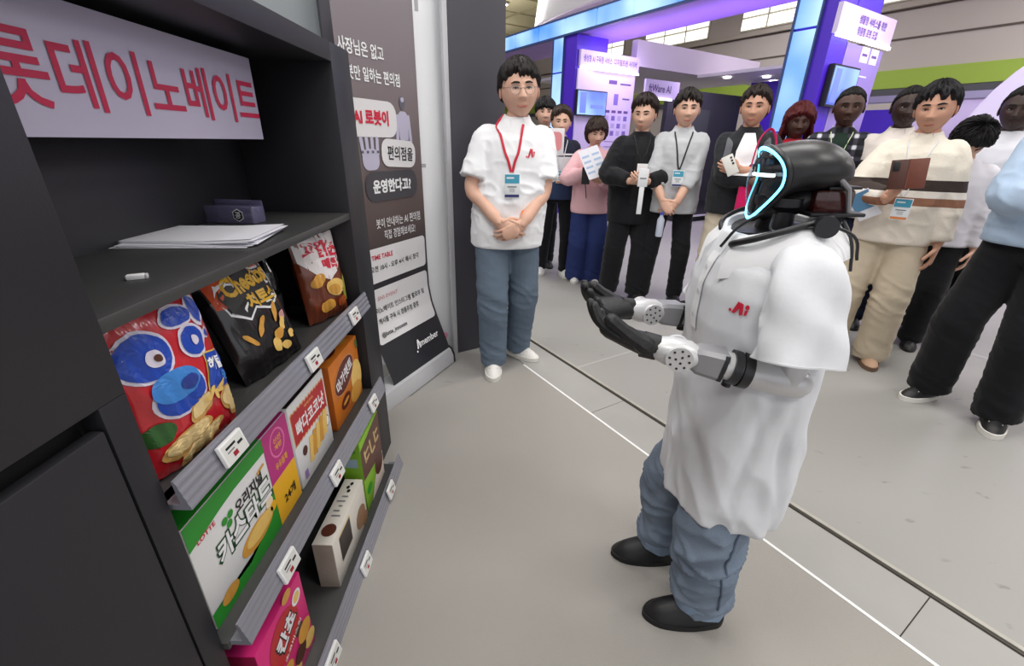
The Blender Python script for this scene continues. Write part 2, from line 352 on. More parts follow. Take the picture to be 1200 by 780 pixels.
fr.text('seal_lettering', '신선', .139, h - .043, .036, .016, YEL, .0014); fr.text('seal_lettering', '계란', .139, h - .064, .036, .016, YEL, .0014); fr.text('lettering', '우유듬뿍', .139, h - .117, .06, .022, YEL, .0014)
fr.text('count', '24개', .145, .055, .06, .032, BLACK, .0014, .03)
fr.text('lettering', '오리지널', -.005, .196, .11, .034, BLACK, .0014, .03)
for i, (ch, x) in enumerate(zip('카스타드', (-.115, -.063, -.01, .045))):
    fr.text('letter_outline', ch, x, .145 + .004 * (i % 2), .062, .068, pm('darkgreen', 20, 70, 34), .0012, .07); fr.text('letter', ch, x, .145 + .004 * (i % 2), .05, .058, WHITE, .0014, .035)
for a in range(3): fr.ell('clover_leaf', -.088 + .012 * math.cos(a * 2.1 + .6), .196 + .012 * math.sin(a * 2.1 + .6), .0095, .0095, GR, .0014, n=14)
fr.ell('cake', -.01, .075, .07, .03, GOLD, .0013, rot=.05); fr.ell('cake', .0, .079, .06, .022, GOLD2, .0015, rot=.05); fr.ell('cake', -.14, .035, .03, .017, GOLD, .0013)
fr.text('maker', 'LOTTE', -.15, .225, .055, .012, RED, .0012); fr.rect('ribbon', .05, .215, .034, .008, GOLD, .0012, rot=.2); fr.ell('egg', .052, .105, .016, .02, pm('egg', 240, 220, 190), .0013); fr.ell('egg', .064, .085, .014, .014, YEL, .0015)
tp.rect('top_green', -.06, .08, .275, .157, GR, .0009); tp.rect('top_panel', .12, .05, .06, .06, pm('grey_panel', 196, 190, 200), .0012)
# white coconut biscuit box
t, fr, tp, sd, w, h = carton('snack_box', 'white biscuit box with red jagged banner and Korean lettering', -.612, 1.012, 1.25, .417, .698, .075, pm('carton_white', 226, 226, 226), top=pm('cocoa_dark', 40, 28, 28))
zig = []
for i in range(25): zig.append((-.112 + .219 * i / 24, .246 + (.006 if i % 2 else 0)))
for i in range(25): zig.append((.107 - .219 * i / 24, .148 + (.006 if i % 2 else 0)))
fr.poly('banner_edge', [(x * 1.03, .197 + (y - .197) * 1.1) for x, y in zig], pm('pale_orange', 226, 170, 120), .0008); fr.poly('banner', zig, pm('banner_red', 186, 32, 40), .001)
fr.text('lettering', '빠다코코낫', 0, .192, .19, .052, WHITE, .0013, .03); fr.text('lettering', '바삭고소', 0, .234, .06, .01, GOLD2, .0013)
for i in range(5): fr.rect('biscuit', -.03 + i * .026, .083 + .006 * i, .03, .085, GOLD if i % 2 else GOLD2, .001 + .0003 * i, rot=-.25, rad=.004)
fr.ell('cocoa_seal', -.07, .105, .014, .016, BROWN, .0012); fr.ell('ring', .092, .1, .017, .02, BLACK, .0012); fr.ell('ring_centre', .092, .1, .014, .017, WHITE, .0014)
fr.rect('barcode', -.085, .03, .02, .03, pm('violet', 150, 120, 176), .001); tp.text('lettering', '초코맛', -.01, .04, .1, .03, pm('rust', 176, 70, 40), .0012, .03); tp.rect('mark', .075, .04, .03, .02, GOLD, .0012)
# orange cookie box
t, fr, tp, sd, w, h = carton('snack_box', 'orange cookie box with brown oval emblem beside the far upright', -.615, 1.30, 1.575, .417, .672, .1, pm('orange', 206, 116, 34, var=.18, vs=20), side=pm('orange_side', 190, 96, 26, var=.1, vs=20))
fr.ell('oval_rim', -.02, .165, .1, .058, pm('rust_light', 214, 150, 90), .0008, rot=.25); fr.ell('oval', -.02, .165, .096, .054, pm('maroon', 96, 34, 30), .001, rot=.25); fr.text('lettering', '마가렛트', -.02, .165, .16, .05, WHITE, .0013, .03, rot=.25)
fr.ell('cookie', .09, .1, .055, .07, GOLD2, .0007); fr.ell('cookie', .07, .045, .06, .04, GOLD, .0009); fr.ell('oval', -.035, .065, .045, .026, MATS['print_maroon'], .0012, rot=.15); fr.ell('oval_print', -.035, .065, .03, .008, GOLD, .0014, rot=.15)
tp.ell('oval', -.04, .05, .06, .03, MATS['print_maroon'], .001); tp.text('lettering', '마가렛트', -.04, .05, .09, .024, WHITE, .0013, .03); tp.ell('cookie', .07, .055, .05, .035, GOLD, .001)
fr.rect('green_mark', .125, .225, .02, .035, pm('olive', 80, 110, 60), .001)
sd.rect('mark', -.05, .05, .03, .05, pm('rust2', 160, 76, 30), .001); sd.rect('mark', -.05, .17, .05, .02, BROWN, .001)
# cream cookie box
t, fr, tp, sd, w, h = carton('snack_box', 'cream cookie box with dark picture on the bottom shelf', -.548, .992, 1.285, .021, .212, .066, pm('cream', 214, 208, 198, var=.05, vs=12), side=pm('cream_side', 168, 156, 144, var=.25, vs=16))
fr.rect('picture', -.055, .115, .095, .1, pm('picture_dark', 62, 54, 50, var=.4, vs=50), .0008); fr.rect('picture_rim', -.055, .17, .1, .004, GOLD2, .001); fr.ell('cookie', .085, .07, .045, .045, pm('cookie_brown', 146, 112, 84, var=.25, vs=50), .0009)
fr.ell('cookie', .12, .03, .03, .028, MATS['print_cookie_brown'], .0011); tp.ell('seal', -.09, .033, .026, .023, BROWN, .001); [tp.rect('print_mark', -.03 + .022 * i, .033 + .006 * (i % 2), .006, .03 - .008 * (i % 3), GREYTXT, .0012) for i in range(5)]; [tp.ell('print_mark', .085 + .018 * i, .03 + .008 * (i % 2), .008, .006, BLACK, .0012) for i in range(3)]
# lime green box
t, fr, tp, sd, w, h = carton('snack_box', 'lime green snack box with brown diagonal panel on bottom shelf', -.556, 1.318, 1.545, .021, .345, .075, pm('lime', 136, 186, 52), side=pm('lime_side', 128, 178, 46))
fr.poly('brown_panel', [(-.113, .15), (-.113, .29), (.113, .323), (.113, .12)], pm('choco', 92, 54, 44), .0008); [fr.rect('print_mark', x_, y_, w_, h_, pm('tan', 206, 176, 120), .0012, rot=.15) for x_, y_, w_, h_ in ((-.075, .235, .014, .06), (-.05, .25, .04, .012), (-.05, .215, .04, .012), (-.01, .235, .014, .07), (.02, .2, .04, .014), (.045, .24, .012, .06), (.07, .255, .03, .012), (.075, .215, .03, .014))]
fr.poly('pale_field', [(-.06, 0), (.113, 0), (.113, .12), (.03, .1)], pm('cake_cream', 222, 208, 196), .0008); fr.ell('cake', .06, .1, .05, .05, BROWN, .0014); fr.ell('leaf', -.07, .08, .03, .018, GR, .0011)
sd.rect('barcode', -.038, .235, .045, .04, pm('barcode', 150, 176, 190), .001); sd.ell('mark', -.038, .29, .02, .012, GR, .001); tp.ell('cake', 0, .04, .07, .025, BROWN, .001)
# pink chocolate biscuit box
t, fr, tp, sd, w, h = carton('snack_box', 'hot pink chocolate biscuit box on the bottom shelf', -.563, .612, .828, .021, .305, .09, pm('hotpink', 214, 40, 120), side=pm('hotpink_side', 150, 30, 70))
fr.ell('emblem', -.005, .19, .07, .072, pm('emblem_red', 190, 30, 34), .0008, rot=.4); fr.text('lettering_shadow', '칸쵸', .002, .196, .1, .068, BLACK, .0011, .07, rot=.35); fr.text('lettering', '칸쵸', .002, .198, .09, .058, WHITE, .0014, .04, rot=.35)
fr.ell('seal', .07, .235, .022, .022, WHITE, .0011); fr.ell('seal_centre', .07, .235, .015, .015, GOLD2, .0013); fr.ell('biscuit', .035, .285, .022, .016, GOLD, .0009)
for x, y, r, m_ in ((.07, .1, .034, GOLD), (.035, .06, .03, BROWN), (.085, .045, .028, GOLD2), (-.03, .085, .03, GOLD), (-.07, .05, .03, BROWN), (.0, .03, .027, GOLD2), (.05, .135, .02, BROWN), (-.085, .11, .022, GOLD)):
    fr.ell('biscuit', x, y, r, r * .9, m_, .001 + .0002 * r * 10)
fr.text('lettering', '초코비스킷', .02, .14, .1, .014, WHITE, .0012, .02, rot=.3)

# ------------------------------------------------------------------ foil snack bags
def bag(label, loc, rz, lean, w, h, m, roll_=0, bulge=.045, shear=0):
    t = thing('snack_bag', label, 'snack bag', loc); t.rotation_euler = Matrix.Rotation(rz, 3, 'Z').to_4x4().to_euler()
    R = (Matrix.Rotation(rz, 4, 'Z') @ Matrix.Rotation(-lean, 4, 'Y') @ Matrix.Rotation(roll_, 4, 'X')); t.rotation_euler = R.to_euler()
    def S(u, v, lift, sgn=1):
        a = max(-1, min(1, u / (w / 2))); b = max(0, min(1, v / h))
        k = (1 - abs(a) ** 2.6) ** .6 * max(0, math.sin(PI * min(1, max(0, (b * .92 + .04)))) ) ** .55
        wr = .0028 * math.sin(31 * a + 9 * b) * (1 - k * .6) + .003 * math.sin(17 * b + 6 * a) * math.sin(5 * a + 2)
        pinch = 1 - .05 * math.sin(PI * b) * abs(a)
        return Vector((sgn * (bulge * k + wr * (abs(a) < .97) + lift), u * pinch + shear * v, v + .004 * math.sin(9 * a) * (b - .5)))
    nu, nv = 30, 36; V = []; F = []
    for sgn in (1, -1):
        for j in range(nv + 1):
            for i in range(nu + 1): V.append(S(-w / 2 + w * i / nu, h * j / nv, .0004, sgn))
    n1 = (nu + 1) * (nv + 1)
    for j in range(nv):
        for i in range(nu):
            a = j * (nu + 1) + i; F.append((a, a + 1, a + nu + 2, a + nu + 1)); F.append((n1 + a, n1 + a + nu + 1, n1 + a + nu + 2, n1 + a + 1))
    obj('pouch', G().add(V, F), m, t, smooth=True, recalc=False)
    return t, Face(lambda u, v, l: S(u, v, l * 2.2 + .0015), t)
FOIL = dict(rough=.28, coat=.5)
t, f = bag('red foil snack bag with big blue bubble lettering on the upper rail shelf', (-.645, .735, .79), -.08, .10, .24, .32, mat('foil_red', C(196, 34, 46), .28, coat=.5, var=.1, vs=14, bump=.1, bs=26), 0, .05)
BLU = pm('blue', 30, 70, 176, rough=.28); BLU2 = pm('blue_light', 60, 130, 206); PW = pm('outline', 216, 210, 226)
for nm, x, y, rx, ry in (('outline', -.062, .232, .053, .048), ('outline', .04, .222, .036, .034), ('outline', -.03, .145, .058, .045), ('outline', .03, .275, .04, .022), ('outline', .082, .27, .022, .032), ('outline', .084, .222, .012, .012)): f.ell('letter_outline', x, y, rx, ry, PW, .0004)
for x, y, rx, ry in ((-.062, .232, .047, .042), (.04, .222, .03, .028), (-.03, .145, .052, .039), (.03, .275, .035, .017), (.082, .272, .016, .026), (.084, .222, .008, .008)): f.ell('letter', x, y, rx, ry, BLU, .0010)
f.ell('letter', -.035, .165, .05, .03, BLU2, .0016); f.ell('letter_hole', -.05, .225, .017, .016, PW, .0018); f.ell('letter_hole', .042, .222, .01, .01, PW, .0018); f.ell('pupil', -.046, .225, .007, .007, BROWN, .0024); f.ell('letter_hole', -.012, .16, .02, .014, pm('blue_deep', 40, 60, 140), .0022)
f.rect('flavour_panel', .072, .142, .075, .085, pm('panel_gold', 226, 190, 80), .0006, rot=-.25); f.rect('flavour_panel', .072, .142, .069, .079, BLU, .0012, rot=-.25); f.text('lettering', '해물', .068, .16, .052, .028, WHITE, .0018, .04, rot=-.25); f.text('lettering', '맛', .085, .124, .02, .024, BLU2, .0018, .04, rot=-.25)
f.ell('pepper', -.09, .09, .03, .022, pm('leafgreen', 50, 96, 44), .0008)
for x, y, rx, ry, r in ((-.04, .05, .06, .024, .15), (-.01, .025, .06, .02, .3), (.085, .07, .028, .03, .3), (.1, .045, .026, .024, .3), (0, .095, .035, .02, .5)):
    f.ell('cracker', x, y, rx, ry, pm('cracker', 206, 160, 92, var=.25, vs=70), .0008, rot=r); f.ell('cracker', x, y + .004, rx * .85, ry * .7, pm('cracker_pale', 232, 204, 146, var=.15, vs=60), .0014, rot=r)
for i in range(5): f.ell('noodle', .02 + .012 * i, .105 + .007 * math.sin(i * 2), .013, .006, GOLD2, .002, rot=i * .9)

t, f = bag('black and orange foil snack bag leaning back with yellow lettering', (-.665, 1.10, .79), -.12, .34, .25, .35, mat('foil_black', C(26, 24, 26), .26, coat=.5, bump=.1, bs=26), 0, .05)
ORG = pm('orange_foil', 206, 74, 26, rough=.28)
f.poly('orange_field', [(-.114, .325), (-.114, .2), (-.06, .19), (.0, .235), (.114, .25), (.114, .325)], ORG, .0004, rings=5)
f.poly('letter_outline', [(-.105, .225), (-.095, .175), (-.05, .145), (-.02, .168), (.03, .15), (.085, .172), (.105, .215), (.095, .27), (.04, .268), (.0, .295), (-.06, .285), (-.09, .265)], WHITE, .0008, rings=4)
f.poly('letter_field', [(-.099, .225), (-.09, .18), (-.05, .152), (-.02, .175), (.03, .157), (.08, .178), (.099, .215), (.09, .264), (.038, .262), (.0, .288), (-.058, .278), (-.084, .26)], BLACK, .0012, rings=4)
f.text('lettering', 'Cheetos', 0, .245, .165, .052, pm('gold_letter', 226, 176, 40), .0018, .04, rot=.08); f.text('lettering', '치토스', .02, .19, .12, .042, MATS['print_gold_letter'], .0018, .05)
for x, y, rx, ry, r in ((-.03, .12, .03, .009, .9), (.035, .14, .03, .01, 1.1), (-.075, .1, .025, .007, -.9), (.02, .08, .022, .014, .3), (.0, .055, .018, .02, 0), (.05, .1, .02, .013, .8), (.075, .06, .02, .012, .2), (.035, .04, .02, .012, -.5)): f.ell('puff', x, y, rx, ry, GOLD2 if rx < .021 else GOLD, .0009, rot=r)
f.ell('glow', .06, .115, .022, .012, pm('rose', 206, 150, 150), .0008, rot=.8)

t, f = bag('white and brown foil corn snack bag at the far end of the shelf', (-.660, 1.475, .79), -.3, .12, .205, .295, mat('foil_brown', C(112, 52, 30), .3, coat=.5, var=.25, vs=16, bump=.1, bs=26), 0, .045)
f.poly('white_field', [(-.099, .29), (-.099, .215), (-.05, .16), (0, .135), (.06, .165), (.099, .19), (.099, .29)], pm('foil_white', 226, 220, 220), .0005, rings=5)
f.text('lettering', '꼬깔콘', 0, .243, .16, .055, RED, .0012, .06, rot=-.1); f.text('lettering', '매콤', .02, .19, .08, .035, RED, .0012, .05, rot=-.1); f.ell('horn', -.055, .145, .03, .02, GOLD, .0012, rot=.5); f.ell('horn', .02, .105, .05, .03, GOLD2, .0012, rot=-.3); f.ell('horn', .01, .1, .03, .018, GOLD, .0018, rot=-.3); f.ell('green_corner', .08, .09, .022, .05, pm('corn_green', 150, 150, 60), .0010); f.ell('horn', -.03, .05, .035, .022, GOLD, .0011); f.ell('horn', .05, .045, .03, .018, MATS['print_rust2'], .0011)
K_BOT = mat('bottle_dark', C(24, 24, 28), .12, coat=.5)
for y, x, lb in ((.955, -.80, 'dark glossy bottle standing between the red and black snack bags'), (1.37, -.80, 'dark glossy bottle standing between the black bag and far bag')):
    t = thing('bottle', lb, 'bottle', (x, y, .787), group='dark bottles behind the snack bags')
    obj('bottle_body', G().lathe([(.034, 0), (.036, .005), (.036, .06), (.033, .07), (.033, .12), (.036, .13), (.036, .17), (.03, .2), (.016, .225), (.014, .24)]), K_BOT, t)
    obj('cap', G().lathe([(.017, .238), (.017, .256), (.015, .259)]), BLACK, t); obj('label_band', G().lathe([(.0364, .072), (.0364, .118)]), mat('bottle_label', C(46, 46, 50), .5, var=.6, vs=120), t)

# things lying on the upper shelf
K_PAPER = mat('paper', C(232, 232, 240), .8)
t = thing('paper_stack', 'fanned stack of white paper sheets on the upper shelf', 'papers', (-.79, 1.125, 1.1372))
for i in range(7):
    a = .12 + .05 * (i % 4) - .02 * i; mm = Matrix.Translation((.006 * (i % 3), .005 * i - .015, .0012 + i * .0016)) @ Matrix.Rotation(a, 4, 'Z')
    gg = G(); V = []; n_ = 8
    for z_ in (0, .0009):
        for ii in range(n_ + 1):
            u = ii / n_ - .5; V += [(u * .297, -.105, z_ + .014 * max(0, u - .1) * (i / 6)), (u * .297, .105, z_ + .014 * max(0, u - .1) * (i / 6))]
    F = []; o_ = 2 * (n_ + 1)
    for ii in range(n_): a_ = 2 * ii; F += [(a_, a_ + 1, a_ + 3, a_ + 2), (o_ + a_, o_ + a_ + 2, o_ + a_ + 3, o_ + a_ + 1), (a_, a_ + 2, o_ + a_ + 2, o_ + a_), (a_ + 1, o_ + a_ + 1, o_ + a_ + 3, a_ + 3)]
    F += [(0, o_, o_ + 1, 1), (o_ - 2, o_ - 1, 2 * o_ - 1, 2 * o_ - 2)]
    obj('sheet', gg.add(V, F).xf(mm), K_PAPER, t, smooth=False)
t = thing('card_box', 'small smoky grey plastic card box with hexagon mark behind the papers', 'box', (-.86, 1.37, 1.1372), -.12)
K_SMOKE = mat('smoky_plastic', C(120, 116, 150), .15, alpha=.6, coat=.5)
obj('box_body', G().box(-.085, .085, -.03, .03, 0, .05, .004), K_SMOKE, t); obj('flap', G().box(-.085, .085, .02, .026, .05, .064, .001), K_SMOKE, t)
fc = Face(plane((.04, -.0305, .026), (1, 0, 0), (0, 0, 1)), t)
hexa = lambda r: [(r * math.cos(PI / 6 + k * PI / 3), r * math.sin(PI / 6 + k * PI / 3)) for k in range(6)]
fc.poly('hexagon_mark', hexa(.019), WHITE); fc.poly('hexagon_core', hexa(.016), BLACK, .001); fc.text('hexagon_lettering', '공', 0, 0, .018, .018, WHITE, .0015)
t = thing('eraser', 'tiny white eraser near the front of the upper shelf', 'eraser', (-.687, .769, 1.1372), .5)
obj('block', G().box(-.014, .014, -.007, .007, 0, .009, .002), WHITE, t); obj('worn_end', G().box(.0135, .018, -.0065, .0065, 0, .0085, .0015), mat('eraser_grey', C(190, 190, 190), .8), t)

# ------------------------------------------------------------------ roll-up banner
bd = Vector((math.sin(math.radians(24.5)), math.cos(math.radians(24.5)), 0)); bn = Vector((bd.y, -bd.x, 0))
b_org = Vector((-.384, 2.658, 0))
ban = thing('rollup_banner', 'dark roll-up banner stand with Korean slogans and robot picture', 'banner', b_org, math.atan2(bd.y, bd.x))
# local: x along the banner (right end at 0, left negative), -y towards the aisle, z up
prof = [(.035, .105), (.04, .13), (.075, .22), (.115, .32), (.15, .42), (.168, .52), (.172, .7), (.172, 2.06)]
def bprof(z):
    for (y0, z0), (y1, z1) in zip(prof[:-1], prof[1:]):
        if z <= z1: t_ = max(0, (z - z0) / (z1 - z0)); return y0 + (y1 - y0) * t_
    return prof[-1][0]
def BAN(u, v, l): return Vector((u, bprof(v) - l , v))
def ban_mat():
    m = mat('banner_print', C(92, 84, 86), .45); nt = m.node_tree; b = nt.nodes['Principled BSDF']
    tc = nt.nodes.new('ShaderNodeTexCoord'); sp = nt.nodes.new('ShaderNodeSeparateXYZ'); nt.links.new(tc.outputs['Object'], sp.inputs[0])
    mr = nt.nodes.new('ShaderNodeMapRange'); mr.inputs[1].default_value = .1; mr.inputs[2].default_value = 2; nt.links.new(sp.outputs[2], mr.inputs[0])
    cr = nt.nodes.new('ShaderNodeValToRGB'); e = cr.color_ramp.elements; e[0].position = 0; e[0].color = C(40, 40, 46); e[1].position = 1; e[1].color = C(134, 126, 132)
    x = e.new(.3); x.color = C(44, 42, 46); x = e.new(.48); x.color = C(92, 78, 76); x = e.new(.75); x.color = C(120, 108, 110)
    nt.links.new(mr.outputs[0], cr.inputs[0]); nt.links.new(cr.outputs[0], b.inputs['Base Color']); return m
zs = [p[1] for p in prof[:-1]] + [.7 + .17 * i for i in range(1, 9)]; V = []; F = []
for z in zs:
    for i in range(13): V.append(BAN(-.58 + .57 * i / 12, z, 0))
nv = len(V); V += [v + Vector((0, .0012, 0)) for v in V]
for j in range(len(zs) - 1):
    for i in range(12): a = j * 13 + i; F += [(a, a + 1, a + 14, a + 13), (nv + a, nv + a + 13, nv + a + 14, nv + a + 1)]
for j in range(len(zs) - 1):
    for i in (0, 12): a = j * 13 + i; F.append((a, a + 13, nv + a + 13, nv + a))
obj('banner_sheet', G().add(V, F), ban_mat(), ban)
K_ALU = mat('aluminium', C(196, 196, 200), .35, metal=.25, var=.05, vs=20); K_BLK = mat('black_plastic', C(24, 24, 26), .4)
sec = [(0, .012), (.002, .06), (.02, .1), (.05, .115), (.13, .115), (.17, .09), (.19, .04), (.19, .007), (0, .007)]
obj('base', G().loft([[(x, y, z) for y, z in sec] for x in (-.70, -.012)]), K_ALU, ban, smooth=30)
for x in (-.713, -.012): obj('end_cap', G().loft([[(xx, y - .003 + .0, z * 1.04) for y, z in sec] for xx in (x, x + .014)]), K_BLK, ban, smooth=30)
obj('pole', G().tube([(-.35, .19, .1), (-.35, .19, 2.06)], .012), K_ALU, ban); obj('top_bar', G().box(-.585, -.005, .165, .19, 2.05, 2.075, .003), K_ALU, ban)
f = Face(BAN, ban)
f.text('lettering', '사장님은 없고', -.42, 1.755, .30, .062, WHITE, .003, .02); f.text('lettering', '봇만 일하는 편의점', -.345, 1.655, .37, .06, WHITE, .003, .02)
PLAT = mat('banner_white', C(222, 220, 222), .5); DGREY = mat('banner_dark', C(70, 68, 74), .5)
f.rect('speech_bubble', -.375, 1.47, .33, .165, PLAT, .003, rad=.06); f.rect('speech_bubble', -.49, 1.47, .09, .165, PLAT, .0022)
f.text('lettering', 'AI 로봇이', -.40, 1.475, .25, .07, RED, .005, .045)
f.rect('speech_bubble', -.21, 1.31, .28, .135, PLAT, .0045, rad=.05, rot=-.06); f.text('lettering', '편의점을', -.2, 1.31, .21, .07, BLACK, .006, .015, rot=-.06)
f.rect('speech_bubble', -.28, 1.155, .42, .145, DGREY, .004, rad=.06); f.text('lettering', '운영한다고?', -.285, 1.155, .31, .068, WHITE, .006, .04)
SILV = mat('banner_silver', C(186, 182, 204), .5); SIL2 = mat('banner_slate', C(96, 94, 108), .5)
f.ell('robot_print_head', -.155, 1.555, .022, .032, SIL2, .003); f.ell('robot_print_visor', -.152, 1.57, .014, .012, SILV, .0036); f.rect('robot_print_torso', -.155, 1.44, .075, .15, SILV, .003, rad=.025); f.rect('robot_print_arm', -.205, 1.43, .024, .14, SILV, .0026, rot=-.1, rad=.01); f.rect('robot_print_arm', -.104, 1.43, .024, .14, SILV, .0026, rot=.1, rad=.01); f.rect('robot_print_waist', -.155, 1.36, .06, .03, SIL2, .0032)
f.rect('hand_print_palm', -.43, 1.285, .12, .1, SILV, .003, rad=.04)
for i in range(4): f.rect('hand_print_finger', -.485 + i * .036, 1.345, .022, .09, SILV, .0034, rot=.12 - .06 * i, rad=.009); f.rect('hand_print_joint', -.485 + i * .036, 1.32, .016, .012, SIL2, .004)
f.text('lettering', '봇이 안내하는 AI 편의점', -.25, .97, .38, .05, WHITE, .003, .004); f.text('lettering', '직접 경험해보세요!', -.25, .905, .27, .05, WHITE, .003, .004)
f.rect('info_panel', -.30, .755, .54, .185, PLAT, .003, rad=.025, rings=8); f.text('lettering', 'TIME TABLE', -.42, .80, .17, .026, RED, .005, .02); f.text('lettering', '오전 10시 - 오후 4시 매시 정각', -.31, .74, .42, .033, BLACK, .005, .012)
f.rect('info_panel', -.30, .48, .54, .30, PLAT, .003, rad=.025, rings=12); f.text('lettering', 'SNS EVENT', -.41, .575, .17, .022, mat('banner_rose', C(206, 150, 156), .5), .005, .01); f.text('lettering', '이노베이트 인스타그램 팔로우 및', -.30, .51, .44, .033, BLACK, .006, .012); f.text('lettering', '게시물 구독 시 경품추첨 증정', -.34, .45, .36, .033, BLACK, .006, .012); f.text('lettering', '@lotte_innovate', -.42, .375, .22, .03, BLACK, .007, .015)
f.text('lettering', 'member', -.17, .235, .19, .038, WHITE, .006, .02)
f.poly('emblem', [(-.305, .212), (-.293, .212), (-.272, .262), (-.284, .262)], WHITE, .006); f.poly('emblem', [(-.279, .212), (-.268, .212), (-.268, .25), (-.279, .262)], WHITE, .006); f.ell('emblem_dot', -.313, .2, .006, .006, WHITE, .006, n=12)

# ------------------------------------------------------------------ partition beside the banner
K_COL = mat('partition_charcoal', C(66, 64, 72), .5, var=.03, vs=2)
col = thing('partition_column', 'broad charcoal partition column behind the man in white', 'column', W(2.56, 1.19), math.atan2(D3[1], D3[0]))
obj('panel', G().box(0, .365, 0, .14, 0, 3.2, .003), K_COL, col); obj('edge_profile', G().box(-.03, -.001, -.002, .035, 0, 3.2, .003), K_ALU, col, label='thin aluminium edge profile')
K_PW = mat('partition_white', C(246, 247, 250), .5)
wp = thing('partition_panel', 'white partition panel between banner and charcoal column', 'panel', W(2.635, .68), math.atan2(D3[1], D3[0]))
obj('board', G().box(0, .515, 0, .03, 0, 3.2, .003), K_PW, wp); f = Face(plane((0, -.001, 0), (1, 0, 0), (0, 0, 1)), wp)
for i, (u, v, w_, h_) in enumerate(((.29, 2.02, .03, .12), (.33, 2.06, .05, .02), (.37, 2.04, .02, .08))): f.rect('print_mark', u, v, w_, h_, mat('mark_grey', C(176, 176, 180), .6))
f.rect('print_mark', .34, 1.24, .07, .02, MATS['mark_grey']); f.rect('print_mark', .32, 1.2, .03, .015, MATS['mark_grey'])
f.ell('pink_sticker', .45, .12, .02, .025, mat('sticker_pink', C(226, 150, 176), .5))
gp = thing('partition_panel', 'grey-green partition panel rising behind the snack cabinet', 'panel', W(2.72, -2.6), math.atan2(D3[1], D3[0]))
obj('board', G().box(0, 3.2, 0, .05, 0, 3.2, .003), mat('partition_grey', C(140, 146, 150), .5), gp)
for x in (3.17, 1.9): obj('post', G().box(x, x + .08, -.05, .0, 0, 3.2, .004), K_COL, gp)

# ------------------------------------------------------------------ exhibition booth across the aisle
def emat(name, c, e, ecol=None): return mat(name, C(*c), .4, emit=e, ecol=C(*ecol) if ecol else None)
def led(name, c1, c2, e):
    m = mat(name, C(*c1), .3, emit=e); nt = m.node_tree; b = nt.nodes['Principled BSDF']
    tc = nt.nodes.new('ShaderNodeTexCoord'); n = nt.nodes.new('ShaderNodeTexNoise'); n.inputs['Scale'].default_value = .9; n.inputs['Detail'].default_value = 2; nt.links.new(tc.outputs['Object'], n.inputs[0])
    cr = nt.nodes.new('ShaderNodeValToRGB'); e_ = cr.color_ramp.elements; e_[0].position = .35; e_[0].color = C(*c1); e_[1].position = .65; e_[1].color = C(*c2)
    nt.links.new(n.outputs[0], cr.inputs[0]); nt.links.new(cr.outputs[0], b.inputs['Emission Color']); nt.links.new(cr.outputs[0], b.inputs['Base Color']); return m
K_LED = led('led_screen_blue', (70, 130, 214), (170, 206, 240), .8); K_LEDF = mat('screen_frame', C(50, 70, 120), .4)
K_PUR = mat('booth_purple', C(74, 34, 190), .45); K_LAV = mat('booth_lavender', C(222, 208, 236), .6); K_WHT = mat('booth_white', C(226, 220, 232), .6)
def sd(name, s0, s1, d0, d1, z0, z1, m, parent):
    o = obj(name, sdbox(G(), s0, s1, d0, d1, z0, z1), m, None, smooth=False)
    o.parent = parent; o.matrix_parent_inverse = Matrix.Translation(-parent.location); return o
fas = thing('header_beam', 'long booth header beam clad in blue light screens with purple underside', 'booth header', W(6.5, 6.0, 3.2))
sd('beam', 2.4, 11.2, 6.03, 7.2, 3.24, 3.5, K_LAV, fas); sd('soffit', 2.4, 11.2, 6.03, 7.2, 3.225, 3.24, mat('soffit_purple', C(176, 146, 220), .5), fas)
sd('bottom_rail', 2.4, 11.2, 5.98, 6.03, 3.2, 3.235, K_LEDF, fas); sd('top_rail', 2.4, 11.2, 5.98, 6.03, 3.48, 3.51, K_LEDF, fas)
for i in range(10): s0 = 2.4 + .856 * i + .2; sd('screen_panel', s0 + .02, s0 + .836, 5.985, 6.03, 3.236, 3.48, K_LED, fas)
def pillar(label, s0, s1, sm, z1):
    t = thing('booth_pillar', label, 'pillar', W((s0 + s1) / 2, 6.0))
    sd('core', s0, s1, 6.02, 6.4, 0, z1, K_PUR, t)
    for a, b_ in ((0, .75), (.76, 1.55), (1.56, 2.62), (2.64, z1)):
        if b_ > a: sd('screen_panel', sm, s1 - .01, 5.99, 6.02, a, b_ - .01, K_LED, t)
    sd('screen_edge', s1 - .01, s1 + .02, 5.98, 6.05, 0, z1, K_LEDF, t); sd('screen_edge', sm - .02, sm, 5.98, 6.03, 0, z1, K_LEDF, t)
    return t
pillar('blue lit booth pillar with purple side behind the man in glasses', 7.4, 8.07, 7.76, 3.2)
pillar('tall tilted-looking blue screen tower with purple side behind the braided woman', 3.0, 3.43, 3.165, 3.2)
K_TUBE = emat('light_tube_white', (240, 232, 255), 4); K_INK = mat('board_ink', C(96, 70, 130), .6)
BOARD = mat('board_white', C(206, 192, 226), .5)
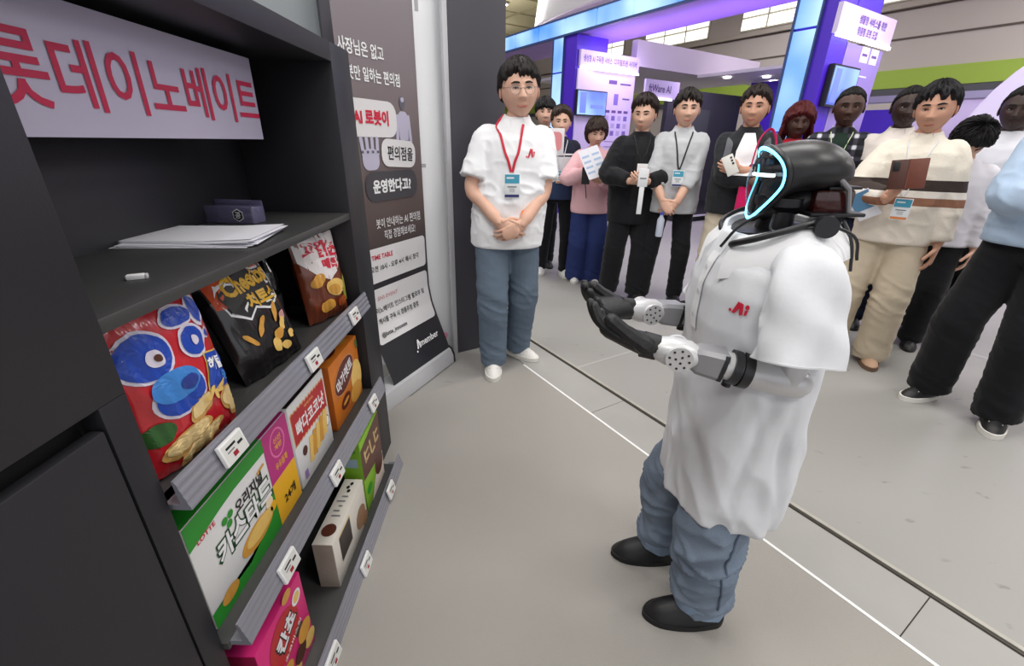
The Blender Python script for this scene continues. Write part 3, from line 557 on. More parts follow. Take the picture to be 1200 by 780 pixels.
# info board with television beside the left pillar (faces the aisle to the right)
def board_face(s, d0, z0): return plane(W(s - .001, d0, z0), D3, (0, 0, 1))
def Facep(s, parent): 
    fn = plane(W(s - .002, 0, 0) - parent.location, D3, (0, 0, 1)); return Face(fn, parent)
ib = thing('info_board', 'white exhibition info board with printed charts below a light tube', 'info board', W(7.4, 6.9))
sd('board', 7.4, 7.45, 6.42, 7.6, 0, 2.66, BOARD, ib); sd('header', 7.33, 7.395, 6.08, 7.6, 2.69, 2.96, BOARD, ib); sd('edge', 7.36, 7.395, 6.06, 6.42, 0, 2.66, BOARD, ib)
sd('light_tube', 7.31, 7.34, 6.08, 7.6, 2.655, 2.69, K_TUBE, ib); sd('blue_panel', 7.4, 7.44, 6.4, 6.78, 2.97, 3.2, K_PUR, ib)
f = Facep(7.33, ib)
f.text('lettering', '생성형 AI 구독형 서비스', 6.5, 2.83, .72, .12, K_INK, .002, .02); f.text('lettering', '디지털트윈 사이버', 7.22, 2.83, .62, .11, K_INK, .002, .02)
f = Facep(7.4, ib)
f.rect('chart', 7.12, 2.2, .12, .2, mat('chart_violet', C(120, 100, 176), .5)); f.rect('chart_bar', 7.0, 2.5, .22, .07, K_INK); f.rect('chart_bar', 7.35, 2.48, .3, .03, K_INK); f.rect('chart_bar', 7.4, 2.22, .2, .03, K_INK)
for i in range(4):
    f.rect('chart_head', 6.92 + .17 * i, 1.98, .12, .05, K_INK)
    for j in range(3): f.rect('chart_cell', 6.92 + .17 * i, 1.86 - .14 * j, .1, .09, MATS['chart_violet'] if (i + j) % 2 else mat('chart_pale', C(176, 160, 206), .5))
for j in range(3): f.rect('rule_line', 7.2, 1.42 - .1 * j, .6, .012, K_INK)
def tv(label, s, d0, d1, z0, z1):
    t = thing('television', label, 'television', W(s, (d0 + d1) / 2, (z0 + z1) / 2))
    sd('casing', s - .06, s - .0, d0, d1, z0, z1, K_BLK, t); sd('screen', s - .065, s - .058, d0 + .02, d1 - .02, z0 + .02, z1 - .02, led('tv_picture', (60, 80, 170), (150, 190, 230), .8), t)
    for a, b_, c, d_ in ((.1, .3, .1, .9), (.45, .9, .3, .45)): sd('picture_patch', s - .068, s - .064, d0 + (d1 - d0) * a, d0 + (d1 - d0) * b_, z0 + (z1 - z0) * c, z0 + (z1 - z0) * d_, emat('tv_patch', (100, 120, 210), .7), t)
tv('wall television with blue picture on the white info board', 7.355, 6.02, 6.78, 1.87, 2.31)
hd = thing('booth_canopy', 'wide pale lavender booth canopy running back from the left pillar', 'canopy', W(7.5, 9.2, 2.8))
sd('canopy_face', 7.45, 7.6, 7.62, 11.9, 2.84, 3.3, K_LAV, hd); sd('canopy_ceiling', 7.6, 11, 7.62, 11.9, 2.84, 2.9, K_WHT, hd); sd('canopy_ceiling', 5.4, 7.45, 9.6, 11.9, 2.78, 2.84, K_WHT, hd)
for s, d in ((6.9, 9.9), (6.3, 10.4), (6.6, 11.2)):
    o = obj('spotlight', G().lathe([(.08, 0), (.08, -.02), (.02, -.022)], W(s, d, 2.775)), emat('spot_lens', (255, 252, 246), 8), None); o.parent = hd; o.matrix_parent_inverse = Matrix.Translation(-hd.location)
bb = thing('booth_wall', 'black booth backdrop beyond the man in black coat', 'booth wall', W(7.0, 8.6))
sd('backdrop', 6.9, 7.0, 8.1, 10.6, .12, 2.44, mat('backdrop_black', C(32, 32, 38), .6), bb); sd('plinth', 5.6, 7.0, 7.4, 10.6, 0, .12, K_BLK, bb); sd('plinth_trim', 5.58, 5.62, 7.4, 10.6, .09, .12, K_WHT, bb)
sd('lining', 6.88, 6.9, 8.8, 9.5, .5, 2.1, mat('backdrop_green', C(52, 58, 54), .6), bb)
sn = thing('booth_sign', 'small white fascia sign above the man in black coat', 'sign', W(6.6, 7.6, 2.3))
sd('board', 6.58, 6.62, 7.05, 8.0, 2.2, 2.5, BOARD, sn); sd('light_tube', 6.55, 6.58, 7.05, 7.8, 2.17, 2.2, K_TUBE, sn); f = Facep(6.58, sn); f.text('lettering', 'ftWare AI', 7.45, 2.36, .62, .13, K_INK, .002, .02)
bx_ = thing('booth_wall', 'purple booth wall with white cabinet seen between the visitors', 'booth wall', W(5.2, 10.2))
sd('wall', 4.6, 5.7, 10.4, 10.5, 0, 2.45, K_PUR, bx_); sd('wall', 6.2, 7.0, 11.0, 11.1, 0, 2.75, K_PUR, bx_); sd('light_panel', 4.5, 5.3, 10.3, 10.38, 1.2, 2.0, emat('panel_glow', (214, 196, 246), .7), bx_); sd('cabinet', 4.4, 5.2, 9.9, 10.3, 0, 1.55, K_WHT, bx_); sd('light_tube', 4.5, 5.3, 10.27, 10.3, 1.78, 1.81, K_TUBE, bx_)
# boards beside the right tower
ib = thing('info_board', 'lavender booth board with Korean heading beside the blue screen tower', 'info board', W(3.0, 6.8))
sd('header', 2.95, 3.02, 6.42, 7.36, 2.54, 2.82, BOARD, ib); sd('header', 2.95, 3.0, 6.0, 6.42, 2.54, 2.82, BOARD, ib); sd('light_tube', 2.93, 2.96, 6.0, 7.36, 2.51, 2.54, K_TUBE, ib); sd('board', 3.0, 3.05, 6.42, 7.36, 0, 2.5, mat('board_violet', C(150, 132, 196), .35), ib); sd('rear_panel', 3.0, 3.05, 6.42, 7.0, 2.84, 3.2, K_PUR, ib)
f = Facep(2.95, ib); f.text('lettering', '생활형 서비스를 위한', 6.78, 2.72, .7, .085, K_INK, .002, .02); f.text('lettering', '맞춤형 로봇 도입', 6.7, 2.61, .5, .085, K_INK, .002, .02)
f = Facep(3.0, ib); f.rect('notice', 6.9, 2.42, .2, .16, WHITE); f.rect('notice', 7.15, 2.42, .2, .16, WHITE); f.rect('notice_print', 6.9, 2.42, .14, .03, K_INK, .001); f.rect('notice_print', 7.15, 2.42, .14, .03, K_INK, .001); f.rect('rule_line', 6.95, 2.2, .3, .015, WHITE)
tv('tilted wall television on the tower board with pale picture', 2.99, 6.12, 6.75, 1.83, 2.26)
rb = thing('booth_wall', 'pale lavender booth wall with purple corner behind the crowd', 'booth wall', W(2.6, 9.0))
sd('wall', -2.5, 3.2, 9.0, 9.1, 0, 2.1, K_LAV, rb); sd('corner', 3.2, 3.9, 9.0, 9.2, 0, 1.95, K_PUR, rb); sd('coping', -2.5, 3.9, 8.96, 9.14, 2.05, 2.14, mat('coping', C(160, 156, 180), .5), rb)
ar = thing('arch_structure', 'white rounded inflatable-like arch at the right picture edge', 'arch', W(1.2, 8.4))
pts = [(1.05 + 1.25 * math.cos(a), 1.2 + 1.5 * math.sin(a)) for a in [PI * k / 20 for k in range(21)]]
og = G(); og.prism([(2.3, 0)] + pts + [(-.2, 0)], (0, 0, 0), D2, (0, 0, 1), D3, .5); og.v = [tuple(Vector(p) + W(0, 8.3) - ar.location) for p in og.v]
obj('arch_body', og, K_WHT, ar, smooth=20)
ELL = Matrix.Rotation(math.atan2(D2[1], D2[0]), 4, 'Z') @ Matrix.Diagonal((1, .27, 1, 1))
cn = thing('hanging_canopy', 'huge white rounded canopy rising above the blue screen band', 'canopy', W(8.8, 9.1, 4.35))
cn.location = W(8.8, 9.1, 4.35); obj('shell', G().lathe([(4.1, 0), (4.2, .05), (4.05, .7), (3.8, 1.7), (.1, 1.72)], n=64).xf(ELL), mat('canopy_white', C(244, 244, 248), .6), cn); obj('skirt', G().lathe([(4.15, -.06), (4.22, -.03), (4.15, -.001)], n=64).xf(ELL), K_LAV, cn)
area(W(5.6, 6.8, 3.0), 5, 22, (.5, .3, 1), (W(5.6, 6.81, 4)), sy=.8); area(W(2.3, 6.6, 2.9), 1.2, 14, (.75, .62, 1), W(3.0, 6.8, 2.2), sy=.3); area(W(6.7, 6.9, 2.95), 1.2, 22, (.78, .66, 1), W(7.4, 6.9, 1.9), sy=.3); area(W(6.2, 9.0, 2.7), 2, 40, (.7, .55, 1), sy=1.)  # booth lights; the up-facing one added to brighten the purple soffit
area(W(1.5, 7.2, 3.2), 2, 22, (.75, .65, 1), sy=1.)

# ------------------------------------------------------------------ figures
def _h(i): return np.modf(np.abs(np.sin(i @ np.array([127.1, 311.7, 74.7])) * 43758.5453))[0]
def vnoise(P):
    P = np.asarray(P, float); i = np.floor(P); f = P - i; u = f * f * (3 - 2 * f); r = 0
    for a in (0, 1):
        for b in (0, 1):
            for c in (0, 1):
                w = (u[:, 0] if a else 1 - u[:, 0]) * (u[:, 1] if b else 1 - u[:, 1]) * (u[:, 2] if c else 1 - u[:, 2]); r = r + w * _h(i + np.array([a, b, c]))
    return r
def ridge(P): return 1 - np.abs(2 * vnoise(P) - 1)
def solid(gs, voxel, smooth=4):
    """fuse overlapping closed shapes into one continuous skin"""
    g = G()
    for q in gs: g.add(q.v, q.f)
    me = g.mesh('tmp', smooth=False); o = bpy.data.objects.new('tmp', me); COL.objects.link(o)
    m = o.modifiers.new('r', 'REMESH'); m.mode = 'VOXEL'; m.voxel_size = voxel; m.use_smooth_shade = True
    if smooth: sm = o.modifiers.new('s', 'SMOOTH'); sm.iterations = smooth; sm.factor = .5
    dg = bpy.context.evaluated_depsgraph_get(); r = bpy.data.meshes.new_from_object(o.evaluated_get(dg))
    bpy.data.objects.remove(o); bpy.data.meshes.remove(me); return r
def vn(me):
    n = len(me.vertices); V = np.empty(n * 3); me.vertices.foreach_get('co', V); N = np.empty(n * 3); me.vertices.foreach_get('normal', N); return V.reshape(-1, 3), N.reshape(-1, 3)
def displace(me, fn):
    V, N = vn(me); d = fn(V, N); V = V + (N * d[:, None] if d.ndim == 1 else d); me.vertices.foreach_set('co', V.ravel()); me.update()
def hemmed(wf, hz, band=.045):
    '''keep the hem edge even: folds run out sideways, never up and down, near the hem'''
    def f(V, N):
        d = wf(V, N); H_ = N.copy(); H_[:, 2] *= sstep(hz, hz + band, V[:, 2]) ; H_[N[:, 2] < -.75] = 0; return H_ * d[:, None]
    return f
def append(me, g):
    """add extra shapes (head, fingers) to an existing skin mesh"""
    bm = bmesh.new(); bm.from_mesh(me); vs = [bm.verts.new(p) for p in g.v]
    for f in g.f:
        try: q = bm.faces.new([vs[i] for i in f]); q.smooth = True
        except ValueError: pass
    bm.to_mesh(me); bm.free(); me.polygons.foreach_set('use_smooth', [True] * len(me.polygons)); me.update()
def sstep(a, b, x): t = np.clip((x - a) / (b - a), 0, 1); return t * t * (3 - 2 * t)
def ik(a, t, l1, l2, pole):
    a, t, pole = Vector(a), Vector(t), Vector(pole); d = t - a; L = min(d.length, (l1 + l2) * .999); d.normalize(); t = a + d * L
    x = (l1 * l1 - l2 * l2 + L * L) / (2 * L); h = math.sqrt(max(0, l1 * l1 - x * x)); p = pole - d * pole.dot(d); p.normalize(); return a + d * x + p * h, t
def bez(P, n=8):
    """Catmull-Rom samples through P"""
    P = [Vector(p) for p in P]; Q = [P[0] * 2 - P[1]] + P + [P[-1] * 2 - P[-2]]; out = []
    for i in range(1, len(Q) - 2):
        for k in range(n):
            t = k / n; out.append(.5 * ((2 * Q[i]) + (Q[i + 1] - Q[i - 1]) * t + (2 * Q[i - 1] - 5 * Q[i] + 4 * Q[i + 1] - Q[i + 2]) * t * t + (3 * Q[i] - Q[i - 1] - 3 * Q[i + 1] + Q[i + 2]) * t ** 3))
    return out + [P[-1]]
def sring(c, hx, hy, n=28, e=2.4, fwd=0):
    r = []
    for j in range(n):
        a = 2 * PI * j / n; ca, sa = math.cos(a), math.sin(a)
        x = abs(ca) ** (2 / e) * (1 if ca >= 0 else -1); y = abs(sa) ** (2 / e) * (1 if sa >= 0 else -1)
        r.append((c[0] + hx * x + (fwd if ca > 0 else 0) * x, c[1] + hy * y, c[2]))
    return r

def head_dirs(n=96, m=64):
    th = np.linspace(.02, PI - .02, m); ph = np.linspace(0, 2 * PI, n, endpoint=False); T, P = np.meshgrid(th, ph, indexing='ij')
    return np.stack([np.sin(T) * np.cos(P), np.sin(T) * np.sin(P), np.cos(T)], -1).reshape(-1, 3), n, m
def head_pts(D, face=True, wide=1.0, jaw=1.0):
    a, b, c = .098, .077 * wide, .118
    r = 1 / np.sqrt((D[:, 0] / a) ** 2 + (D[:, 1] / b) ** 2 + (D[:, 2] / c) ** 2); P = D * r[:, None]
    low = np.clip(-P[:, 2] / .118, 0, 1); P[:, 1] *= 1 - .27 * jaw * low ** 1.6
    back = np.clip(-P[:, 0] / .09, 0, 1); P[:, 0] += back * low * .035
    fr = np.clip(P[:, 0] / .09, 0, 1)
    P[:, 0] += fr * (.012 * low - .006 * sstep(.03, .11, P[:, 2]))
    if face:
        y, z = P[:, 1], P[:, 2]; ay = np.abs(y); g = lambda u, s: np.exp(-(u / s) ** 2); F = sstep(.02, .05, P[:, 0])
        nz = np.where(z > -.03, sstep(.026, -.03, z) if False else np.clip((.022 - z) / .052, 0, 1), np.clip((z + .046) / .016, 0, 1))
        d = .024 * g(y, .011 + .004 * np.clip(-z / .03, 0, 1)) * nz + .008 * g(ay - .013, .007) * g(z + .032, .009)
        d += -.009 * g(ay - .032, .017) * g(z - .006, .012) + .005 * g(ay - .03, .025) * g(z - .028, .009) + .004 * g(ay - .045, .02) * g(z + .03, .022)
        d += .0065 * g(y, .021) * g(z + .061, .006) + .0065 * g(y, .018) * g(z + .074, .006) - .003 * g(y, .024) * g(z + .0675, .003) + .006 * g(y, .022) * g(z + .1, .014)
        P[:, 0] += F * d
    return P
def grid_faces(n, m):
    F = [(i * n + j, (i + 1) * n + j, (i + 1) * n + (j + 1) % n, i * n + (j + 1) % n) for i in range(m - 1) for j in range(n)]
    return F + [tuple(range(n)), tuple((m - 1) * n + j for j in range(n - 1, -1, -1))]
def face_x(y, z, wide, jaw):
    d = np.array([[.09, y, z]]); d /= np.linalg.norm(d)
    for _ in range(6):
        p = head_pts(d.copy(), True, wide, jaw)[0]; d = d + np.array([[0, (y - p[1]) * 8, (z - p[2]) * 8]]); d /= np.linalg.norm(d)
    return p[0]
def hair_mesh(style, seed, wide=1.0, jaw=1.0):
    D, n, m = head_dirs(120, 70); P = head_pts(D, False, wide, jaw); ph = np.arctan2(D[:, 1], D[:, 0]); c = np.cos(ph)
    zf, zs, zb, tt, ts, jag = style
    zl = np.where(c > 0, zs + (zf - zs) * np.clip(c, 0, 1) ** .7, zs + (zb - zs) * np.clip(-c, 0, 1) ** .8)
    nn = vnoise(np.stack([ph * 9 + seed, D[:, 2] * 1.5, np.full(len(ph), seed)], 1)) - .5; zl = zl + nn * jag
    th = ts + (tt - ts) * sstep(-.02, .09, P[:, 2]); lock = ridge(np.stack([ph * 13 + seed * 3, D[:, 2] * 3 + seed, D[:, 0] * 2], 1)) - .5
    th = th * (1 + .55 * lock) + .009 * (vnoise(np.stack([ph * 22, D[:, 2] * 5, D[:, 0] * 9], 1) + seed) - .5)
    k = sstep(-.006, .014, P[:, 2] - zl); off = -.008 * (1 - k) + th * k
    N = P / np.array([.098, .077, .118]) ** 2; N /= np.linalg.norm(N, axis=1)[:, None]
    return G().add(P + N * off[:, None], grid_faces(n, m))
def hand(g, w, d, pn, k=1.0, side=1, curl=.5, thumb=.5, spread=.02, fat=1.0):
    w, d, pn = Vector(w), Vector(d).normalized(), Vector(pn); pn = (pn - d * pn.dot(d)).normalized(); s = d.cross(pn) * side
    P = [w - d * .015 * k, w + d * .02 * k, w + d * .055 * k, w + d * .088 * k]
    g.tube(P, [.025 * k, .034 * k, .041 * k, .039 * k], 14, [.8, .5 * fat, .36 * fat, .3 * fat], s, round_=True)
    for i in range(4):
        b = w + d * (.085 - .004 * abs(i - 1)) * k + s * (.030 - .0195 * i) * k; L = (.95, 1.06, 1.0, .8)[i]; a = 0; dd = (d + s * spread * (1.5 - i)).normalized(); pts = [b - dd * .012 * k, b]
        for j, l in enumerate((.043, .027, .022)):
            a += curl * (.75, 1.0, .7)[j]; v = dd * math.cos(a) + pn * math.sin(a); pts.append(pts[-1] + v * l * L * k)
        g.tube(bez(pts, 3), [(.0098 - .003 * q / 12) * k * fat * (.95 if i < 3 else .85) for q in range(13)], 8, round_=True)
    b = w + d * .028 * k + s * .026 * k; v1 = (s * (.75 if fat < 1.2 else .3) + d * (.65 if fat < 1.2 else .9) + pn * thumb).normalized(); v2 = (s * .25 + d * .85 + pn * thumb * 1.3).normalized()
    g.tube(bez([b - v1 * .015 * k, b, b + v1 * .036 * k, b + v1 * .036 * k + v2 * .05 * k], 3), [.0135 * k * fat] * 4 + [.0115 * k * fat] * 3 + [.0098 * k * fat] * 3, 8, round_=True)

SKIN = {'fair': C(216, 172, 150), 'mid': C(198, 150, 126), 'dark': C(74, 48, 40), 'deep': C(54, 36, 32)}
HAIRS = {'korean': (.060, .0, -.075, .022, .011, .04), 'fringe': (.036, -.01, -.08, .024, .014, .022), 'bob': (.045, -.06, -.1, .028, .024, .02), 'crop': (.075, .01, -.06, .008, .006, .01), 'afro': (.07, .005, -.065, .016, .012, .01), 'swept': (.072, .0, -.075, .03, .012, .03)}
def shoe(parent, x, y, yaw, k, style, up_m, sole_m, lace_m=None, toe_m=None):
    t = obj('shoe', None or shoe_upper(k, style), up_m, parent); t.location = (x, y, 0); t.rotation_euler = (0, 0, yaw)
    sec = []
    for i in range(19):
        u = .5 - .5 * math.cos(PI * i / 18); hx = (-.095 + .275 * u) * k; w = (.030 + .02 * math.sin(PI * min(1, u * .62 + .18)) ** 2 + .006 * math.sin(PI * u)) * k * math.sqrt(max(.004, 1 - max(0, (u - .78) / .22) ** 2)) * math.sqrt(max(.004, 1 - max(0, (.14 - u) / .14) ** 2)); sec.append((hx, w))
    out = [(x_, w_) for x_, w_ in sec] + [(x_, -w_) for x_, w_ in sec[::-1]]
    obj('sole', G().prism(out, (0, 0, .001), (1, 0, 0), (0, 1, 0), (0, 0, 1), (.028 if style != 'boot' else .02) * k), sole_m, t, smooth=30)
    if lace_m:
        for i in range(4): xx = (.035 + .022 * i) * k; zz = (.104 - .0125 * i) * k; obj('lace', G().tube([(xx, -.026 * k, zz - .008 * k), (xx + .004, 0, zz), (xx, .026 * k, zz - .008 * k)], .0035 * k, 6), lace_m, t)
    if toe_m: obj('side_stripe', G().tube([(-.06 * k, .047 * k, .055 * k), (0, .052 * k, .045 * k), (.06 * k, .052 * k, .06 * k)], .005 * k, 6), toe_m, t); obj('side_stripe', G().tube([(-.06 * k, -.047 * k, .055 * k), (0, -.052 * k, .045 * k), (.06 * k, -.052 * k, .06 * k)], .005 * k, 6), toe_m, t)
    return t
def shoe_upper(k, style):
    rr = []
    for i in range(19):
        u = .5 - .5 * math.cos(PI * i / 18); x = (-.092 + .268 * u) * k; w = (.029 + .019 * math.sin(PI * min(1, u * .62 + .18)) ** 2 + .006 * math.sin(PI * u)) * k
        h = np.interp(u, [0, .1, .3, .45, .7, .9, 1], [.085, .105, .11, .105, .075, .055, .03]) * k; tp_ = math.sqrt(max(.004, 1 - max(0, (u - .78) / .22) ** 2)) * math.sqrt(max(.004, 1 - max(0, (.14 - u) / .14) ** 2)); w *= tp_; h = .02 * k + (h - .02 * k) * (tp_ if u > .5 else tp_ ** .4)
        r = []
        for j in range(16):
            a = 2 * PI * j / 16; yy = w * math.cos(a); zz = math.sin(a); r.append((x, yy * (1 if zz < .2 else 1 - .45 * zz * (1 - u * .6)), .012 * k + (h - .012 * k) * max(0, zz) ** .8 if zz > 0 else .012 * k))
        rr.append(r)
    return G().loft(rr)
def surf_fn(me):
    V, N = vn(me); bv = BVHTree.FromPolygons([tuple(v) for v in V], [tuple(p.vertices) for p in me.polygons])
    def f(y, z, off=.004, frm=1.0):
        h = bv.ray_cast(Vector((frm, y, z)), Vector((-1, 0, 0)))
        return Vector((h[0].x + off, y, z)) if h[0] is not None else Vector((.12 + off, y, z))
    return f
def ribbon(name, P, wid, m, parent, th=.0015, nrm=(1, 0, 0)): return obj(name, G().tube(P, wid / 2, 8, th * 2 / wid, Vector(nrm).cross(P[-1] - P[0])), m, parent)

def person(label, loc, yaw, H, skin='fair', hair='korean', hairc=(30, 26, 26), head=(0, 0, 0), arms=None, top=None, bottom=None, shoes=None, feet=((.02, .1, .15), (-.02, -.1, -.15)), lean=0, build=1.0, vox=.011, collar=None, lanyard=None, wide=1.06, hs=1.14, side=0, seed=1, group=None, glasses=False, long_hair=False, hip=(0, 0), legs=True):
    k = H / 1.75; root = thing('person', label, 'person', (loc[0], loc[1], 0), yaw, group)
    sk = mat('skin_' + skin, SKIN[skin], .5, var=.05, vs=30, spec=.35); S = lambda x, y, z: Vector(((x + lean * max(0, z - .95) + hip[0]) * k, (y + hip[1] + side * max(0, z - .85)) * k, z * k))
    # skeleton
    ja = {}
    for sd_, i in ((1, 'L'), (-1, 'R')):
        sh = S(0, .158 * sd_ * build ** .5, 1.395); A = arms[i]; el, wr = ik(sh, Vector(A['w']) * k, .29 * k, .255 * k, A.get('pole', (-.6, .5 * sd_, -.6))); ja[i] = (sh, el, wr, A)
    jl = {}
    for n_, i in enumerate('LR'):
        sd_ = 1 if i == 'L' else -1; fx, fy, fyw = feet[n_]; hp = S(0, .09 * sd_, .91); kn, an = ik(hp, Vector((fx, fy, .09)) * k, .425 * k, .415 * k, (1, .12 * sd_, 0)); jl[i] = (hp, kn, an)
    # body skin: trunk, limbs and neck fused
    tb = G(); tr = [(.84, .10, .14), (.92, .115, .165), (1.08, .098, .14 * build), (1.25, .112, .165), (1.37, .10, .168), (1.44, .07, .11), (1.48, .055, .06)]
    tb.loft([sring(S(0, 0, z), hx * k, hy * k, 24, 2.2) for z, hx, hy in tr]); parts = [tb]
    hy_, hp_, hr_ = head; hrot = Matrix.Rotation(hy_, 4, 'Z') @ Matrix.Rotation(hp_, 4, 'Y') @ Matrix.Rotation(hr_, 4, 'X'); hc = S(.022, 0, 1.619) ; hk = k * hs * .98
    hx_off = hrot @ Vector((-.012, 0, -.07)) * hk
    parts.append(G().tube([S(-.01, 0, 1.42), S(.0, 0, 1.5), hc + hx_off], [.064 * k, .056 * k, .054 * k], 16, round_=True))
    for i in 'LR':
        sh, el, wr, A = ja[i]; parts.append(G().tube(bez([sh, sh.lerp(el, .5), el, el.lerp(wr, .4), wr], 4), [.05 * k] * 4 + [.045 * k] * 4 + [.041 * k] * 4 + [.038 * k] * 4 + [.027 * k], 14, round_=True))
        hp, kn, an = jl[i]; parts.append(G().tube([hp, hp.lerp(kn, .5), kn, kn.lerp(an, .35), an], [.078 * k, .07 * k, .052 * k, .05 * k, .036 * k], 14, round_=True))
    body = solid(parts, max(vox, .010), 4); ex = G()
    for i in 'LR':
        sh, el, wr, A = ja[i]; fd = (wr - el).normalized(); hand(ex, wr, A.get('hd', fd), A.get('pn', (0, -1 if i == 'L' else 1, 0)), k * 1.03, A.get('side', -1 if i == 'L' else 1), A.get('curl', .45), A.get('thumb', .4))
    D, n, m = head_dirs(); HP = head_pts(D, True, wide); HM = Matrix.Translation(hc) @ hrot @ Matrix.Scale(hk, 4)
    ex.add([HM @ Vector(p) for p in HP], grid_faces(n, m))
    for s_ in (1, -1):
        e = G().ell((-.006, .079 * s_ * wide, -.004), (.017, .007, .03), 12, 8, Matrix.Rotation(.25 * s_, 3, 'Z') @ Matrix.Rotation(-.15, 3, 'Y')); e.xf(HM); ex.add(e.v, e.f)
    append(body, ex); obj('body', body, sk, root)
    hm = mat('hair_%d_%d_%d' % hairc, C(*hairc), .6, var=.3, vs=50, spec=.25, bump=.35, bs=120, stretch=(1, 1, .25)); hg = hair_mesh(HAIRS[hair], seed, wide)
    if long_hair:
        for i in range(15):
            a = PI * .42 + PI * 1.16 * i / 14; p0 = Vector((.09 * math.cos(a), .085 * math.sin(a), .045)); p1 = Vector((.112 * math.cos(a), .108 * math.sin(a), -.07)); p2 = Vector((.105 * math.cos(a) - .01, .12 * math.sin(a), -.20)); p3 = p2 + Vector((.005 * math.cos(3 * i), .008 * math.sin(5 * i), -.12))
            hg.tube(bez([p0, p1, p2, p3], 5), .0115, 7, round_=True)
    obj('hair', hg.xf(HM), hm, root)
    wm = mat('eye_white', C(226, 222, 218), .3); im = mat('iris_dark', C(34, 22, 18), .2); bmt = mat('brow_%d' % hairc[0], C(*[max(18, int(c * .9)) for c in hairc]), .8); lm = mat('lips_' + skin, tuple(c * f for c, f in zip(SKIN[skin][:3], (.74, .42, .42))) + (1,), .45)
    for s_ in (1, -1):
        x0 = face_x(.031 * s_, .006, wide, 1)
        e = obj('eye', G().ell((x0 - .0035, .031 * s_, .006), (.0062, .0125, .0042), 12, 8).xf(HM), wm, root); obj('iris', G().ell((x0 + .0018, .031 * s_, .0064), (.0028, .0056, .0042), 10, 7).xf(HM), im, e)
        obj('eyelid', G().tube([(face_x(y * s_, z, wide, 1) + .0022, y * s_, z) for y, z in ((.0185, .006), (.025, .0098), (.033, .0105), (.044, .0075))], .0021, 6).xf(HM), bmt, e)
        obj('eyebrow', G().tube([(face_x(y * s_, z, wide, 1) + .0015, y * s_, z) for y, z in ((.013, .0275), (.024, .0295), (.036, .0305), (.05, .0265))], [.0034, .0046, .0044, .002], 7, .5).xf(HM), bmt, root)
    obj('lips', G().ell((face_x(0, -.0665, wide, 1) - .0022, 0, -.067), (.0072, .0235, .0072), 14, 8).xf(HM), lm, root)
    if glasses:
        gm = mat('wire_frame', C(150, 140, 132), .3, metal=.8); gl = obj('glasses', G(), gm, root); gg = G()
        for s_ in (1, -1):
            x0 = face_x(.031 * s_, -.002, wide, 1) + .016; gg.loft([[Vector((x0 + q[0], .034 * s_, -.001)) + Vector((0, (.0225 + q[1]) * math.cos(2 * PI * j / 28), (.0205 + q[1]) * math.sin(2 * PI * j / 28))) for j in range(28)] for q in ((-.0009, -.0009), (.0009, -.0009), (.0009, .0009), (-.0009, .0009))], closed=True)
            gg.tube([(x0, .056 * s_, .008), (x0 - .02, .072 * s_, .01), (-.005, .08 * s_ * wide, .014), (-.02, .08 * s_ * wide, .004)], .0011, 6)
        gg.tube([(x0, .0115, .004), (x0 + .002, 0, .007), (x0, -.0115, .004)], .0011, 6); gg.xf(HM); bpy.data.objects.remove(gl); gl = obj('glasses', gg, gm, root)
        for s_ in (1, -1): obj('lens', G().ell((x0, .034 * s_, -.001), (.0006, .022, .02), 20, 8).xf(HM), mat('lens_glass', C(240, 244, 250), .05, alpha=.03), gl)
    # trousers
    if bottom:
        r = bottom['r']; tg = [G().loft([sring(S(0, 0, z), hx * k, hy * k, 24, 2.3) for z, hx, hy in ((.83, .115, .15), (.90, .13, .178), (.98, .125, .175), (1.04, .115, .165))])]
        for i in 'LR':
            hp, kn, an = jl[i]; an2 = an + Vector((0, 0, -.03 * k)) + (an - kn).normalized() * bottom.get('len', 0) * k
            tg.append(G().tube(bez([hp, hp.lerp(kn, .5), kn, kn.lerp(an2, .5), an2], 4), list(np.interp(np.arange(17), [0, 8, 16], [r[0] * k, r[1] * k, r[2] * k])), 20))
        me = solid(tg, vox, 3); amp = bottom.get('wr', .008) * k
        def wf(V, N):
            z = V[:, 2] / k; am = .35 + .9 * np.exp(-((z - .5) / .10) ** 2) + 1.1 * np.exp(-((z - .12) / .09) ** 2) + .5 * np.exp(-((z - .84) / .07) ** 2)
            f = ridge(V * np.array([7, 7, 20]) / k + np.stack([z * 2, z * 3, V[:, 1] * 9], 1) + seed * 3.1) ** 2 - .4 + .3 * (ridge(V * np.array([14, 14, 36]) / k + np.stack([V[:, 2] * 9] * 3, 1) + seed) ** 3 - .3)
            return np.where(z < 1.0, 1, 0) * amp * am * f
        displace(me, wf); obj('trousers', me, bottom['m'], root)
    # top
    if top:
        L_ = top.get('l', 0); hem = top.get('hem', .86); bl = top.get('belly', 0)
        zz = [(hem, .135 + L_ + bl * .6, .182 + L_ + bl * .4), (hem + .06, .137 + L_ + bl * .9, .184 + L_ + bl * .5), (1.06, .132 + L_ + bl, .176 * build + L_ + bl * .4), (1.18, .134 + L_ * .8 + bl * .5, .180 * build + L_ * .8), (1.30, .135 + L_ * .6, .182 * build + L_ * .3), (1.38, .118 + L_ * .4, .172 * build + L_ * .1), (1.43, .090 + L_ * .2, .132 * build), (1.468, .075, .092), (1.492, .062, .066)]
        tg = [G().loft([sring(S(.0, 0, z), hx * k, hy * k, 30, 2.5) for z, hx, hy in zz])]
